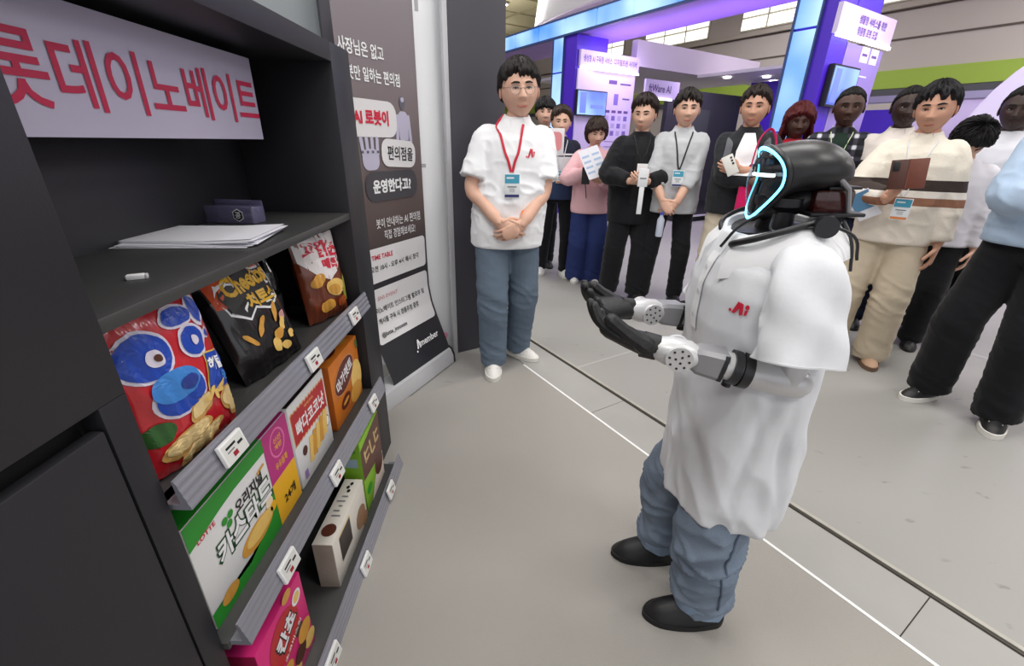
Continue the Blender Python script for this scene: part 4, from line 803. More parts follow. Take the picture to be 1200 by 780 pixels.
        for i in 'LR':
            sh, el, wr, A = ja[i]; R = top.get('sr', (.075, .068, .05)); inn = sh + (Vector((0, 0, 0)) + S(0, 0, 1.40) - sh) * .35
            if top['kind'] == 'tee': e2 = sh.lerp(el, .80); path = bez([inn, sh, sh.lerp(e2, .5), e2], 5); rad = np.interp(np.arange(16), [0, 5, 9, 15], [.05, .06, R[0] * .9, R[1]])
            else:
                cut = top.get('cut', .93); e2 = el.lerp(wr, cut); path = bez([inn, sh, sh.lerp(el, .55), el, el.lerp(e2, .5), e2], 5); rad = np.interp(np.arange(26), [0, 5, 10, 15, 25], [.05, .06, R[0] * .92, R[1], R[2]])
            tg.append(G().tube(path, list(rad * k), 18))
        me = solid(tg, vox, 4); amp = top.get('wr', .007) * k; el_c = [ja[i][1] for i in 'LR']
        def wf(V, N):
            z = V[:, 2] / k; am = .55 + .5 * np.exp(-((z - 1.02) / .12) ** 2)
            for e in el_c: am = am + 1.1 * np.exp(-(np.linalg.norm(V - np.array(e), axis=1) / (.10 * k)) ** 2)
            am = am * np.where(z > 1.42, .3, 1)
            f = ridge(np.stack([V[:, 0] * 9 + V[:, 2] * 3, V[:, 1] * 10, V[:, 2] * 5], 1) / k + seed) ** 2 - .4 + .8 * (ridge(np.stack([V[:, 0] * 16, V[:, 1] * 15 + V[:, 2] * 9, V[:, 2] * 18], 1) / k + seed * 2.3) ** 3 - .3)
            return amp * am * f
        displace(me, hemmed(wf, hem * k)); obj(top.get('name', 'shirt'), me, top['m'], root); sf = surf_fn(me)
        if top.get('inner'):   # open jacket showing the shirt beneath
            pts = [(-.02, 1.45), (.03, 1.45), (.055, 1.2), (.045, top.get('open', .95)), (-.045, top.get('open', .95)), (-.055, 1.2), (-.035, 1.45)]
            gi = G(); rows = []
            for q in range(15):
                z = 1.45 - (1.45 - top.get('open', .95)) * q / 14; hw = top.get('iw', .05) * (.6 + .6 * min(1, q / 6)); rows.append([sf(y * k, z * k, .005) for y in np.linspace(-hw, hw, 7)])
            V = [p for r_ in rows for p in r_]; nb = len(V); V += [p - Vector((.03, 0, 0)) for p in V]; F = []
            for a in range(14):
                for b in range(6): i0 = a * 7 + b; F += [(i0, i0 + 1, i0 + 8, i0 + 7), (nb + i0, nb + i0 + 7, nb + i0 + 8, nb + i0 + 1)]
            obj('inner_shirt', gi.add(V, F), top['inner'], root)
    if collar:
        gg = G(); R = []; op = collar[1]; n2 = 26
        for q in range(n2):
            a = op + (2 * PI - 2 * op) * q / (n2 - 1); ca, sa = math.cos(a), math.sin(a); dz = -.022 * max(0, ca); ring = []
            for rr_, z_ in ((.060, 1.475), (.064, 1.505), (.069, 1.508), (.096, 1.462), (.099, 1.450), (.088, 1.455)): ring.append(S(rr_ * 1.0 * ca + .004, rr_ * .98 * sa, z_ + dz * (1.6 if z_ < 1.5 else 1)))
            R.append(ring)
        obj('collar', gg.loft(R), collar[0], root)
    bd_ = None
    if lanyard:
        c_, wid, zb_, mats = lanyard[0], lanyard[1], lanyard[2], lanyard[3]; P1 = [S(-.05, .062, 1.50)] ; ob_ = None
        for s_ in (1, -1):
            P = [S(-.03, .066 * s_, 1.505)] + [sf(y * s_ * k, z * k, .005) for y, z in ((.068, 1.45), (.055, 1.40), (.036, 1.32), (.018, zb_ + .06), (.004, zb_ + .005))]
            o_ = ribbon('lanyard', bez(P, 4), wid, mats[0], root); ob_ = o_
        y0 = lanyard[4] if len(lanyard) > 4 else 0; h_ = .125; w_ = .085
        zz = [zb_, zb_ - h_ * .5, zb_ - h_]; xs = max(sf(y * k, z * k, .006).x for y in (-.04, 0, .04) for z in zz)
        o_ = obj('badge', G().box(xs, xs + .003, (y0 - w_ / 2) * k, (y0 + w_ / 2) * k, (zb_ - h_) * k, zb_ * k, .001), mats[1], root, label='printed visitor badge')
        fc = Face(plane((xs + .0034, y0 * k, (zb_ - h_ / 2) * k), (0, 1, 0), (0, 0, 1)), o_); fc.rect('badge_header', 0, .035 * k, .078 * k, .045 * k, mats[2]); fc.rect('badge_footer', 0, -.052 * k, .078 * k, .014 * k, mats[3]); fc.rect('badge_print', 0, -.005 * k, .05 * k, .006 * k, GREYTXT); fc.rect('badge_print', 0, -.022 * k, .03 * k, .02 * k, mat('badge_qr_grey', C(196, 196, 200), .6)); fc.rect('badge_print', -.01 * k, .04 * k, .04 * k, .008 * k, WHITE, .001)
    if shoes:
        for n_ in (0, 1): fx, fy, fyw = feet[n_]; shoe(root, fx * k - .0, fy * k, fyw, k, *shoes)
    return root, (sf if top else None), k, HM

# ------------------------------------------------------------------ the people
def cloth(n, *c, **k): kw = dict(rough=.9, bump=.16, bs=11, spec=.2, sheen=.1); kw.update(k); return mat('cloth_' + n, C(*c), **kw)
def denim(n, c, var=.25): return mat('denim_' + n, C(*c), .9, var=var, vs=5, bump=.25, bs=260, spec=.15)
def toward(x, y, tx=.6, ty=1.0): return math.atan2(ty - y, tx - x)
W_POLO = cloth('white_polo', 240, 241, 244); BLKC = cloth('black', 24, 24, 28); BLKT = cloth('black_trouser', 20, 20, 24)
BADGE = mat('badge_white', C(232, 236, 240), .35, coat=.4); BAD_T = mat('badge_teal', C(70, 160, 190), .4); BAD_N = mat('badge_navy', C(44, 50, 110), .4); BAD_O = mat('badge_orange', C(214, 130, 70), .4)
RIB = lambda n, *c: mat('ribbon_' + n, C(*c), .6)
S_WHITE = mat('shoe_white', C(224, 222, 218), .6); S_BLK = mat('shoe_black', C(22, 22, 24), .5); S_SOLE = mat('sole_white', C(214, 212, 206), .7); S_GREY = mat('shoe_grey', C(92, 92, 104), .6); S_TAN = mat('shoe_tan', C(196, 160, 132), .75)
HANG = lambda s, x=.03: dict(w=(x, .25 * s, .80), pole=(-1, .2 * s, 0), hd=(.1, 0, -1), pn=(0, -s, 0), curl=.35)
def fold(s, z=1.16, hi=0): # one forearm across the chest
    return dict(w=(.26, -.10 * s, z + hi), pole=(-.1, 1 * s, -.9), hd=(-.15, -1 * s, .05), pn=(-1, 0, 0), curl=.3)
# 1 presenter
x, y = -.045, 2.67
man, sf, k, HM = person('man in white polo shirt with glasses and red lanyard, hands clasped', (x, y), toward(x, y, .38, 0), 1.755, 'fair', 'korean', (34, 30, 30), (.0, .04, .06),
    dict(L=dict(w=(.215, .055, .955), pole=(-.5, 1, -.3), hd=(.12, -.75, -.45), pn=(-.9, -.2, 0), curl=.5), R=dict(w=(.205, -.075, .965), pole=(-.5, -1, -.3), hd=(.2, .75, -.45), pn=(-.9, .2, 0), curl=.5)),
    dict(kind='tee', m=W_POLO, l=.02, belly=.02, hem=.80, sr=(.08, .086), wr=.010, name='polo_shirt'), dict(m=denim('slate', (98, 112, 128), .18), r=(.108, .094, .082), wr=.008), (S_WHITE, S_SOLE, RIB('lace', 230, 230, 230), S_GREY) and ('sneaker', S_WHITE, S_SOLE, mat('lace_grey', C(110, 110, 120), .8), S_GREY),
    feet=((-.10, .10, .75), (.10, -.09, -.1)), build=1.04, side=.07, vox=.0085, collar=(W_POLO, .45), lanyard=('red', .014, 1.215, (RIB('red', 196, 30, 60), BADGE, BAD_T, BAD_N), .0), wide=1.14, hs=1.14, seed=2, glasses=True)
def chest_logo(root, sf, y0, z0, h, m):
    fc = Face(lambda u, v, l: sf(y0 + u, z0 + v, .002 + l), root); a = h
    fc.poly('emblem', [(-.42 * a, -.5 * a), (-.22 * a, -.5 * a), (.05 * a, .12 * a), (.05 * a, .5 * a), (-.08 * a, .5 * a)], m, .001, 3); fc.poly('emblem', [(.08 * a, .5 * a), (.22 * a, .5 * a), (.30 * a, -.4 * a), (.16 * a, -.5 * a), (.06 * a, -.2 * a)], m, .001, 3)
    fc.ell('emblem_dot', -.52 * a, -.38 * a, .1 * a, .1 * a, m, .001, n=14); fc.ell('emblem_dot', .42 * a, .1 * a, .1 * a, .12 * a, m, .001, n=14); fc.poly('emblem', [(.36 * a, 0), (.5 * a, 0), (.44 * a, -.32 * a), (.34 * a, -.4 * a)], m, .001)
LOGO = mat('logo_red', C(206, 32, 60), .6); man.location.z = .006; chest_logo(man, sf, .105, 1.315 * k, .045, LOGO)
wr = obj('wristband', G().tube([Vector((.17, .09, 1.0)) * k, Vector((.19, .078, .982)) * k], .036 * k, 16), mat('band_orange', C(236, 120, 50), .5), man)
# 2 man behind with placard
x, y = .31, 5.3
person('man in dark grey top half hidden behind the man in white polo', (x, y), toward(x, y, .2, 0), 1.80, 'fair', 'fringe', (20, 18, 20), (0, 0, 0), dict(L=HANG(1), R=dict(w=(.3, -.06, 1.3), pole=(0, -1, -1), hd=(.2, .2, 1), pn=(-1, 0, 0), curl=.6)), dict(kind='long', m=cloth('dark_grey', 52, 52, 60), l=.015), dict(m=BLKT, r=(.09, .075, .065)), ('boot', S_BLK, S_BLK), seed=4)
t = thing('hand_placard', 'white rounded placard with pink print beside the man in glasses', 'placard', (.27, 4.4, 1.33), toward(.27, 4.4, .2, 0))
fr_ = Face(plane((.012, 0, 0), (0, 1, 0), (0, 0, 1)), t); obj('card', G().box(0, .01, -.17, .17, -.06, .17, .004), mat('placard_white', C(236, 232, 236), .5), t); fr_.rect('pink_print', .02, .06, .26, .16, mat('placard_pink', C(236, 150, 156), .5), rad=.04)
fr_.rect('print_mark', .03, .07, .1, .03, mat('placard_pale', C(250, 214, 214), .5), .001, rot=-.3); obj('stick', G().tube([(.005, -.02, -.3), (.005, -.02, -.05)], .008, 8), WHITE, t)
# 3 navy sweater
x, y = .45, 4.9
NAVY = ramp_mat('sweater_navy', [(0, C(40, 58, 92)), (1.06, C(40, 58, 92)), (1.10, C(226, 226, 230)), (1.245, C(26, 30, 52)), (1.262, C(226, 226, 230)), (1.278, C(24, 28, 50))])
person('man in navy sweater with white chest stripe and visitor badge', (x, y), toward(x, y), 1.69, 'fair', 'swept', (58, 46, 40), (-.1, .05, 0), dict(L=HANG(1), R=HANG(-1)), dict(kind='long', m=NAVY, l=.012, name='sweater'), dict(m=BLKT, r=(.088, .075, .066)), ('sneaker', S_WHITE, S_SOLE, S_SOLE), lanyard=('w', .008, 1.16, (RIB('pale', 214, 216, 220), BADGE, BAD_T, BAD_O)), seed=5, feet=((.05, .12, .2), (-.06, -.14, -.2)))
# 4 pink jacket
x, y = .77, 4.66
PINK = cloth('pink', 226, 180, 186)
person('woman in pink jacket and wide blue jeans reading a leaflet', (x, y), toward(x, y), 1.59, 'fair', 'bob', (52, 38, 34), (.1, .25, 0), dict(L=dict(w=(.24, .05, 1.16), pole=(-.3, 1, -.6), hd=(.5, -.6, .3), pn=(-1, -.3, .2), curl=.6), R=dict(w=(.25, -.07, 1.24), pole=(-.3, -1, -.6), hd=(.5, .5, .6), pn=(-1, .3, 0), curl=.6)), dict(kind='long', m=PINK, l=.03, hem=.80, sr=(.085, .08, .06), name='jacket', inner=BLKC, open=1.28, iw=.04), dict(m=denim('indigo', (44, 56, 104)), r=(.105, .115, .125), len=.02), ('sneaker', S_WHITE, S_SOLE), seed=6)
t = thing('leaflet', 'pale printed leaflet held open by the woman in pink', 'leaflet', (.71, 4.31, 1.22), toward(x, y)); t.rotation_euler = (.35, -.45, toward(x, y) + .2)
obj('page', G().box(0, .002, -.10, 0, -.14, .14), K_PAPER, t, smooth=False); obj('page', G().box(0, .002, 0.001, .10, -.14, .14), K_PAPER, t, smooth=False)
for bside in (-.05, .05):
    for q in range(4): obj('print_line', G().box(.0024, .0032, bside - .035, bside + .035, -.09 + q * .05, -.07 + q * .05), mat('leaflet_blue', C(170, 190, 222), .6), t, smooth=False)
t = thing('phone', 'black phone in the hands of the woman in pink', 'phone', (.66, 4.36, 1.10), toward(x, y)); obj('case', G().box(-.005, .005, -.038, .038, -.075, .075, .004), K_BLK, t); obj('strap', G().tube([(0, 0, -.07), (.01, .01, -.14), (0, .02, -.2)], .005, 6), K_BLK, t)
# 5 black coat
x, y = 1.085, 4.18
person('man in open black coat and black trousers holding a white card', (x, y), toward(x, y, .75, 1.0), 1.74, 'fair', 'swept', (42, 32, 30), (-.35, .12, 0), dict(L=dict(w=(.29, .05, 1.10), pole=(-.3, 1, -.7), hd=(.45, -.7, .1), pn=(-.6, -.3, .6), curl=.6), R=dict(w=(.29, -.09, 1.10), pole=(-.3, -1, -.7), hd=(.45, .7, .1), pn=(-.6, .3, .6), curl=.6)), dict(kind='long', m=BLKC, l=.04, hem=.72, sr=(.09, .085, .06), wr=.01, name='coat', inner=mat('tee_black', C(14, 14, 16), .9), open=.9), dict(m=BLKT, r=(.105, .1, .092)), ('boot', S_BLK, S_BLK), build=1.14, seed=7, lanyard=('k', .006, 1.24, (RIB('black', 20, 20, 22), BADGE, WHITE, GREYTXT)), feet=((.1, .1, .1), (.02, -.15, -.2)))
yw = toward(x, y, .75, 1.0); fx = Vector((math.cos(yw), math.sin(yw), 0))
t = thing('card_holder', 'white card with hanging strip held at the waist by black coat man', 'card', Vector((x, y, 0)) + fx * .37 + Vector((0, 0, 1.0)), yw)
obj('card', G().box(-.004, .004, -.04, .04, .06, .20, .003), mat('card_white', C(228, 230, 234), .4), t); obj('strip', G().box(-.002, .002, -.02, .02, -.16, .06, .001), MATS['card_white'], t); obj('slot', G().box(.0038, .0052, -.025, .025, .12, .13), GREYTXT, t, smooth=False)
# 6 grey shirt
x, y = 1.40, 4.06
LG = cloth('light_grey', 190, 192, 196)
person('man in light grey shirt with black lanyard and blue badge', (x, y), toward(x, y), 1.78, 'fair', 'korean', (36, 30, 28), (.05, .05, 0), dict(L=dict(w=(.24, .02, .93), pole=(-.4, 1, -.3), hd=(.1, -.6, -.5), pn=(-1, 0, 0), curl=.5), R=dict(w=(.25, -.1, .94), pole=(-.4, -1, -.3), hd=(.15, .5, -.6), pn=(-1, 0, 0), curl=.6)), dict(kind='long', m=LG, l=.025, hem=.82, cut=.5, name='shirt'), dict(m=BLKT, r=(.088, .075, .066)), ('boot', S_BLK, S_BLK), collar=(LG, .4), lanyard=('k', .012, 1.17, (RIB('black', 20, 20, 22), BADGE, BAD_T, BAD_N)), seed=8, feet=((.0, .14, .2), (.05, -.16, -.2)))
t = thing('bottle', 'small clear bottle with blue cap held low by the grey shirt man', 'bottle', (1.24, 3.80, .66)); obj('bottle_body', G().lathe([(.028, 0), (.03, .01), (.03, .14), (.014, .17), (.014, .18)]), mat('pet_plastic', C(206, 214, 230), .15, alpha=.7), t); obj('cap', G().lathe([(.016, .18), (.016, .2), (.01, .202)]), mat('cap_blue', C(60, 80, 170), .5), t)
# 7 black jacket with crossed arms
x, y = 1.80, 3.74
CHAR = cloth('charcoal', 38, 40, 44)
bagm, sf7, k7, _ = person('man in charcoal jacket and beige trousers with crossed arms and phone', (x, y), toward(x, y, .5, .6), 1.78, 'mid', 'korean', (40, 30, 28), (-.15, .05, 0), dict(L=dict(w=(.25, -.02, 1.20), pole=(-.1, 1, -.8), hd=(.1, -1, .1), pn=(-1, 0, .2), curl=.5), R=dict(w=(.27, .12, 1.12), pole=(-.1, -1, -.8), hd=(-.1, 1, .2), pn=(-1, 0, 0), curl=.3)), dict(kind='long', m=CHAR, l=.03, hem=.86, sr=(.09, .082, .06), cut=.75, wr=.009, name='jacket', inner=W_POLO, open=1.16, iw=.06), dict(m=cloth('beige', 200, 188, 168), r=(.105, .1, .09), wr=.01), ('sneaker', S_WHITE, S_SOLE), build=1.08, seed=9, collar=(CHAR, .7), wide=1.05)
ribbon('backpack_strap', bez([Vector((-.02, .12, 1.45)) * k7] + [sf7(y_ * k7, z_ * k7, .006) for y_, z_ in ((.125, 1.38), (.13, 1.3), (.14, 1.2))], 4), .05, cloth('strap_grey', 96, 98, 104), bagm, .008)
ribbon('backpack_strap', bez([Vector((-.02, -.12, 1.45)) * k7] + [sf7(y_ * k7, z_ * k7, .006) for y_, z_ in ((-.125, 1.38), (-.13, 1.3), (-.14, 1.2))], 4), .05, MATS['cloth_strap_grey'], bagm, .008)
yw = toward(x, y, .5, .6); R7 = Matrix.Rotation(yw, 4, 'Z')
t = thing('phone', 'white phone with camera bump held by the charcoal jacket man', 'phone', Vector((x, y, 0)) + R7 @ Vector((.33, -.10, 1.25)), yw); t.rotation_euler = (.5, -.2, yw); obj('case', G().box(-.005, .005, -.04, .04, -.07, .075, .004), mat('phone_white', C(214, 212, 206), .4), t)
for q in range(3): obj('camera_lens', G().tube([(.004, .022, .05 - .022 * q), (.0075, .022, .05 - .022 * q)], .008, 10), K_BLK, t)
# 8 braided woman
x, y = 2.36, 4.10
REDC = cloth('red', 190, 34, 50)
person('woman with long dark red braids in a red top', (x, y), toward(x, y, .7, .9), 1.70, 'dark', 'bob', (82, 24, 28), (.1, .1, 0), dict(L=HANG(1), R=HANG(-1)), dict(kind='long', m=REDC, l=.02, hem=.80, name='top'), dict(m=cloth('crimson', 176, 20, 46), r=(.12, .125, .13), len=.0), ('boot', S_BLK, S_BLK), seed=10, long_hair=True)
t = thing('tote_bag', 'magenta tote bag with round white print beside charcoal jacket man', 'bag', (1.82, 3.47, .80), toward(2, 3.6, .3, 0))
MG = cloth('magenta', 206, 30, 96); obj('bag_body', G().box(-.03, .03, -.13, .13, 0, .42, .02), MG, t); obj('strap', G().tube(bez([(0, -.08, .4), (-.03, -.06, .62), (-.09, .0, .70), (-.05, .05, .62), (0, .08, .4)], 6), .016, 8, .35), MG, t)
Face(plane((.031, 0, .2), (0, 1, 0), (0, 0, 1)), t).ell('print_disc', 0, 0, .05, .05, WHITE)
# 9 plaid shirt
def plaid():
    m = cloth('plaid', 40, 40, 46); nt = m.node_tree; b = nt.nodes['Principled BSDF']; tc = nt.nodes.new('ShaderNodeTexCoord'); sp = nt.nodes.new('ShaderNodeSeparateXYZ'); nt.links.new(tc.outputs['Object'], sp.inputs[0]); o = []
    for ax, fq in ((1, 78), (2, 78)):
        mu = nt.nodes.new('ShaderNodeMath'); mu.operation = 'MULTIPLY'; mu.inputs[1].default_value = fq; nt.links.new(sp.outputs[ax], mu.inputs[0]); si = nt.nodes.new('ShaderNodeMath'); si.operation = 'SINE'; nt.links.new(mu.outputs[0], si.inputs[0])
        mr = nt.nodes.new('ShaderNodeMapRange'); mr.inputs[1].default_value = .1; mr.inputs[2].default_value = .75; nt.links.new(si.outputs[0], mr.inputs[0]); o.append(mr)
    ad = nt.nodes.new('ShaderNodeMath'); ad.operation = 'ADD'; nt.links.new(o[0].outputs[0], ad.inputs[0]); nt.links.new(o[1].outputs[0], ad.inputs[1])
    cr = nt.nodes.new('ShaderNodeValToRGB'); e = cr.color_ramp.elements; e[0].position = 0; e[0].color = C(22, 22, 28); e[1].position = 1; e[1].color = C(206, 206, 214); q = e.new(.5); q.color = C(58, 58, 68)
    hf = nt.nodes.new('ShaderNodeMath'); hf.operation = 'MULTIPLY'; hf.inputs[1].default_value = .5; nt.links.new(ad.outputs[0], hf.inputs[0]); nt.links.new(hf.outputs[0], cr.inputs[0]); nt.links.new(cr.outputs[0], b.inputs['Base Color']); return m
x, y = 2.56, 3.82
person('man in black and white plaid shirt with pale lanyard', (x, y), toward(x, y, .6, .7), 1.80, 'dark', 'crop', (18, 15, 15), (.05, .05, 0), dict(L=HANG(1), R=HANG(-1)), dict(kind='long', m=plaid(), l=.025, hem=.80, name='shirt', inner=cloth('dark_green', 28, 46, 38), open=1.05, iw=.06), dict(m=denim('grey', (120, 126, 146), .15), r=(.1, .095, .09)), ('sneaker', S_WHITE, S_SOLE), lanyard=('g', .006, 1.16, (RIB('lime', 200, 214, 170), BADGE, BAD_T, BAD_O)), seed=11)
# 10 cream polo man behind
x, y = 2.84, 3.60
CREAM2 = ramp_mat('polo_cream', [(0, C(222, 214, 208)), (1.22, C(40, 36, 40)), (1.30, C(226, 216, 210))])
person('man in cream polo with dark stripe behind the sweater man', (x, y), toward(x, y, .6, .9), 1.79, 'deep', 'crop', (16, 14, 14), (.15, .05, 0), dict(L=HANG(1), R=HANG(-1)), dict(kind='tee', m=CREAM2, l=.025, name='polo_shirt'), dict(m=denim('dark', (40, 44, 62)), r=(.09, .08, .07)), ('boot', S_BLK, S_BLK), collar=(cloth('cream', 226, 216, 208), .4), seed=12)
# 11 striped sweater man
x, y = 2.47, 2.92
STR = ramp_mat('sweater_striped', [(0, C(226, 216, 202)), (1.065, C(142, 98, 76)), (1.115, C(232, 224, 214)), (1.15, C(56, 44, 40)), (1.215, C(228, 220, 206))])
yw = toward(x, y, .55, .9); fx = Vector((math.cos(yw), math.sin(yw), 0))
person('man in cream striped sweater and beige trousers holding a brown phone wallet', (x, y), yw, 1.73, 'mid', 'korean', (24, 22, 26), (-.05, .12, .05), dict(L=HANG(1, .06), R=dict(w=(.30, -.06, 1.13), pole=(-.3, -1, -.7), hd=(.25, .35, .75), pn=(-.7, .7, .1), curl=.75)), dict(kind='long', m=STR, l=.03, hem=.84, sr=(.088, .08, .058), wr=.008, name='sweater'), dict(m=cloth('khaki', 196, 182, 160), r=(.11, .105, .1), wr=.011, len=.01), ('sneaker', S_TAN, mat('sole_brown', C(110, 84, 66), .7), S_TAN), collar=(cloth('cream', 226, 216, 208), .5), lanyard=('w', .006, 1.13, (RIB('pale', 214, 216, 220), BADGE, BAD_T, BAD_O), .02), build=1.06, seed=13, wide=1.04, feet=((.06, .12, .25), (.02, -.14, -.2)))
t = thing('phone', 'brown leather phone wallet opened in front of striped sweater', 'phone', Vector((x, y, 0)) + fx * .36 + Vector((0, 0, 1.255)), yw); t.rotation_euler = (.12, -.1, yw)
LEA = mat('leather_brown', C(108, 58, 44), .45, var=.15, vs=30); obj('back_cover', G().box(-.006, .004, .002, .082, -.08, .08, .003), LEA, t); obj('front_cover', G().box(-.006, .002, -.082, -.002, -.08, .08, .003), mat('leather_dark', C(78, 44, 36), .45), t); obj('spine', G().tube([(0, 0, -.08), (0, 0, .08)], .005, 8), LEA, t); obj('camera_plate', G().box(.0, .006, -.072, -.04, .02, .07, .002), K_BLK, t)
t = thing('leaflet', 'folded blue leaflet tucked under the sweater man arm', 'leaflet', Vector((x, y, 0)) + fx * .24 + Vector((-.02, 0, 1.06)) + fx.cross(Vector((0, 0, 1))) * .15, yw); t.rotation_euler = (.6, .3, yw); obj('page', G().box(-.002, .002, -.06, .06, -.09, .09), K_PAPER, t, smooth=False); obj('cover', G().box(.002, .0035, -.055, .055, -.03, .085), mat('leaflet_teal', C(90, 140, 180), .5), t, smooth=False)
# 12 light blue shirt man at the edge
x, y = 2.66, 2.24
LB = cloth('light_blue', 172, 192, 216); yw = toward(x, y, .6, 1.2)
edge, sfe, ke, _ = person('man in light blue shirt and black trousers at the right edge', (x, y), yw, 1.80, 'fair', 'korean', (24, 22, 24), (0, .05, 0), dict(L=HANG(1), R=dict(w=(.27, .10, 1.14), pole=(-.1, -1, -.8), hd=(-.1, 1, .2), pn=(-1, 0, 0), curl=.3)), dict(kind='long', m=LB, l=.03, hem=.92, sr=(.09, .088, .066), wr=.01, cut=.9, name='shirt'), dict(m=BLKT, r=(.11, .105, .098), wr=.009), ('sneaker', S_BLK, S_SOLE, S_SOLE, S_SOLE), build=1.06, seed=14, feet=((.10, .17, .3), (.08, -.14, -.2)))
ob = obj('belt', G().loft([sring((0, 0, z), .142 * ke, .19 * ke, 28, 2.4) for z in (.945 * ke, .985 * ke)]), K_BLK, edge)
# 13 / 14 people behind at right
x, y = 3.32, 3.27
person('man in off-white shirt glimpsed behind the light blue shirt', (x, y), toward(x, y), 1.77, 'deep', 'crop', (16, 14, 14), (.0, .1, 0), dict(L=HANG(1), R=HANG(-1)), dict(kind='long', m=cloth('offwhite', 214, 214, 222), l=.02), dict(m=BLKT, r=(.09, .08, .07)), ('boot', S_BLK, S_BLK), seed=15)
x, y = 3.0, 3.17
person('person in white shirt and black trousers bending behind sweater man', (x, y), toward(x, y), 1.57, 'fair', 'bob', (22, 20, 22), (.4, .95, 0), dict(L=HANG(1), R=HANG(-1)), dict(kind='long', m=cloth('white_shirt', 226, 224, 232), l=.02, name='shirt'), dict(m=BLKT, r=(.1, .095, .085)), ('boot', S_BLK, S_BLK), seed=16, lean=.25)
# far passers-by
for lb, (x, y), H_, hr_, tp, dist in (('distant dark-haired visitor by the white booth cabinet', (4.05, 9.0), 1.62, (18, 16, 18), (60, 50, 90), 1), ('distant visitor in dark clothes beside the purple booth corner', (5.6, 6.6), 1.66, (20, 18, 20), (70, 70, 80), 1), ('distant visitor at right between the sweater man and blue shirt', (6.4, 5.9), 1.58, (24, 20, 22), (90, 70, 80), 1)):
    person(lb, (x, y), toward(x, y), H_, 'fair', 'bob', hr_, (0, .1, 0), dict(L=HANG(1), R=HANG(-1)), dict(kind='long', m=cloth('far_%d_%d' % (tp[0], int(x * 10)), *tp), l=.02), dict(m=BLKT, r=(.09, .08, .07)), ('boot', S_BLK, S_BLK), vox=.02, seed=int(x * 7))

# ------------------------------------------------------------------ humanoid robot in shirt and jeans
RB = thing('humanoid_robot', 'humanoid robot with black helmet head in white polo shirt and baggy jeans', 'robot', (.59, 1.02, 0), PI)
R_BLK = mat('robot_black', C(28, 28, 32), .38, bump=.02, bs=200); R_SIL = mat('robot_silver', C(206, 206, 208), .35, metal=.25, var=.03, vs=20); R_GRY = mat('robot_grey', C(150, 150, 154), .42, metal=.3); R_RUB = mat('robot_rubber', C(26, 26, 28), .55, bump=.15, bs=60)
SHIRT = cloth('robot_shirt', 220, 222, 227); JEAN = denim('robot', (118, 131, 148), .45)
V3 = Vector
def vn_wr(me, fn): displace(me, fn)
# jeans
hipz = .62; legs = {'L': (V3((-.03, .085, hipz)), V3((.02, .10, .36)), V3((-.01, .09, .095))), 'R': (V3((-.03, -.085, hipz)), V3((.05, -.125, .36)), V3((.045, -.135, .095)))}
tg = [G().loft([sring((-.03, 0, z), hx, hy, 24, 2.3) for z, hx, hy in ((.50, .10, .14), (.58, .112, .165), (.66, .105, .155), (.72, .08, .12))])]
for a, b, c in legs.values(): tg.append(G().tube(bez([a, a.lerp(b, .5) + V3((.015, 0, 0)), b, b.lerp(c, .5), c], 5), list(np.interp(np.arange(21), [0, 10, 16, 20], [.086, .088, .081, .074])), 24))
me = solid(tg, .007, 4)
def wf(V, N):
    z = V[:, 2]; am = .5 + .9 * np.exp(-((z - .34) / .08) ** 2) + .8 * np.exp(-((z - .16) / .05) ** 2)
    f = ridge(V * np.array([6, 6, 13]) + np.stack([z * 6, V[:, 0] * 9, V[:, 0] * 8], 1) + 4.2) ** 2 - .4 + .6 * (ridge(V * np.array([13, 13, 26]) + np.stack([z * 10, z * 0, V[:, 1] * 14], 1)) ** 3 - .3)
    return .016 * am * f
displace(me, wf); jeans = obj('jeans', me, JEAN, RB)
for a, b, c in legs.values():
    P = [c + V3((0, 0, .0)), c + V3((.002, 0, .03)), c + V3((.002, 0, .062))]; gg = G().tube(P, [.0785, .0835, .0815], 30); gg.v = [tuple(V3(p) + V3((.003 * math.sin(9 * p[1] * 20), .003 * math.sin(p[0] * 130), .004 * math.sin(p[0] * 60)))) for p in gg.v]; obj('trouser_cuff', gg, mat('denim_cuff', C(128, 148, 172), .9, var=.15, vs=9, bump=.25, bs=260), RB, label='rolled-up paler denim cuff')
V_, _ = vn(me)
bvj = BVHTree.FromPolygons([tuple(v) for v in V_], [tuple(p.vertices) for p in me.polygons])
for s_, kk in ((1, 'L'), (-1, 'R')):
    P = []
    for z in np.linspace(.165, .56, 30):
        a, b, c = legs[kk]; t_ = (hipz - z) / hipz; xc = np.interp(z, [c.z, b.z, a.z], [c.x, b.x, a.x]) - .012; h_ = bvj.ray_cast(V3((xc, s_ * .6, z)), V3((0, -s_, 0)))
        if h_[0] is not None: P.append(h_[0] + V3((0, .003 * s_, 0)))
    obj('side_seam', G().tube(P, .003, 6), mat('denim_seam', C(84, 98, 118), .9), jeans)
# shoes
for a, b, c in legs.values():
    t = shoe(RB, c.x, c.y, 0, .93, 'boot', S_BLK, mat('sole_black', C(16, 16, 18), .7)); t.location.z = .006
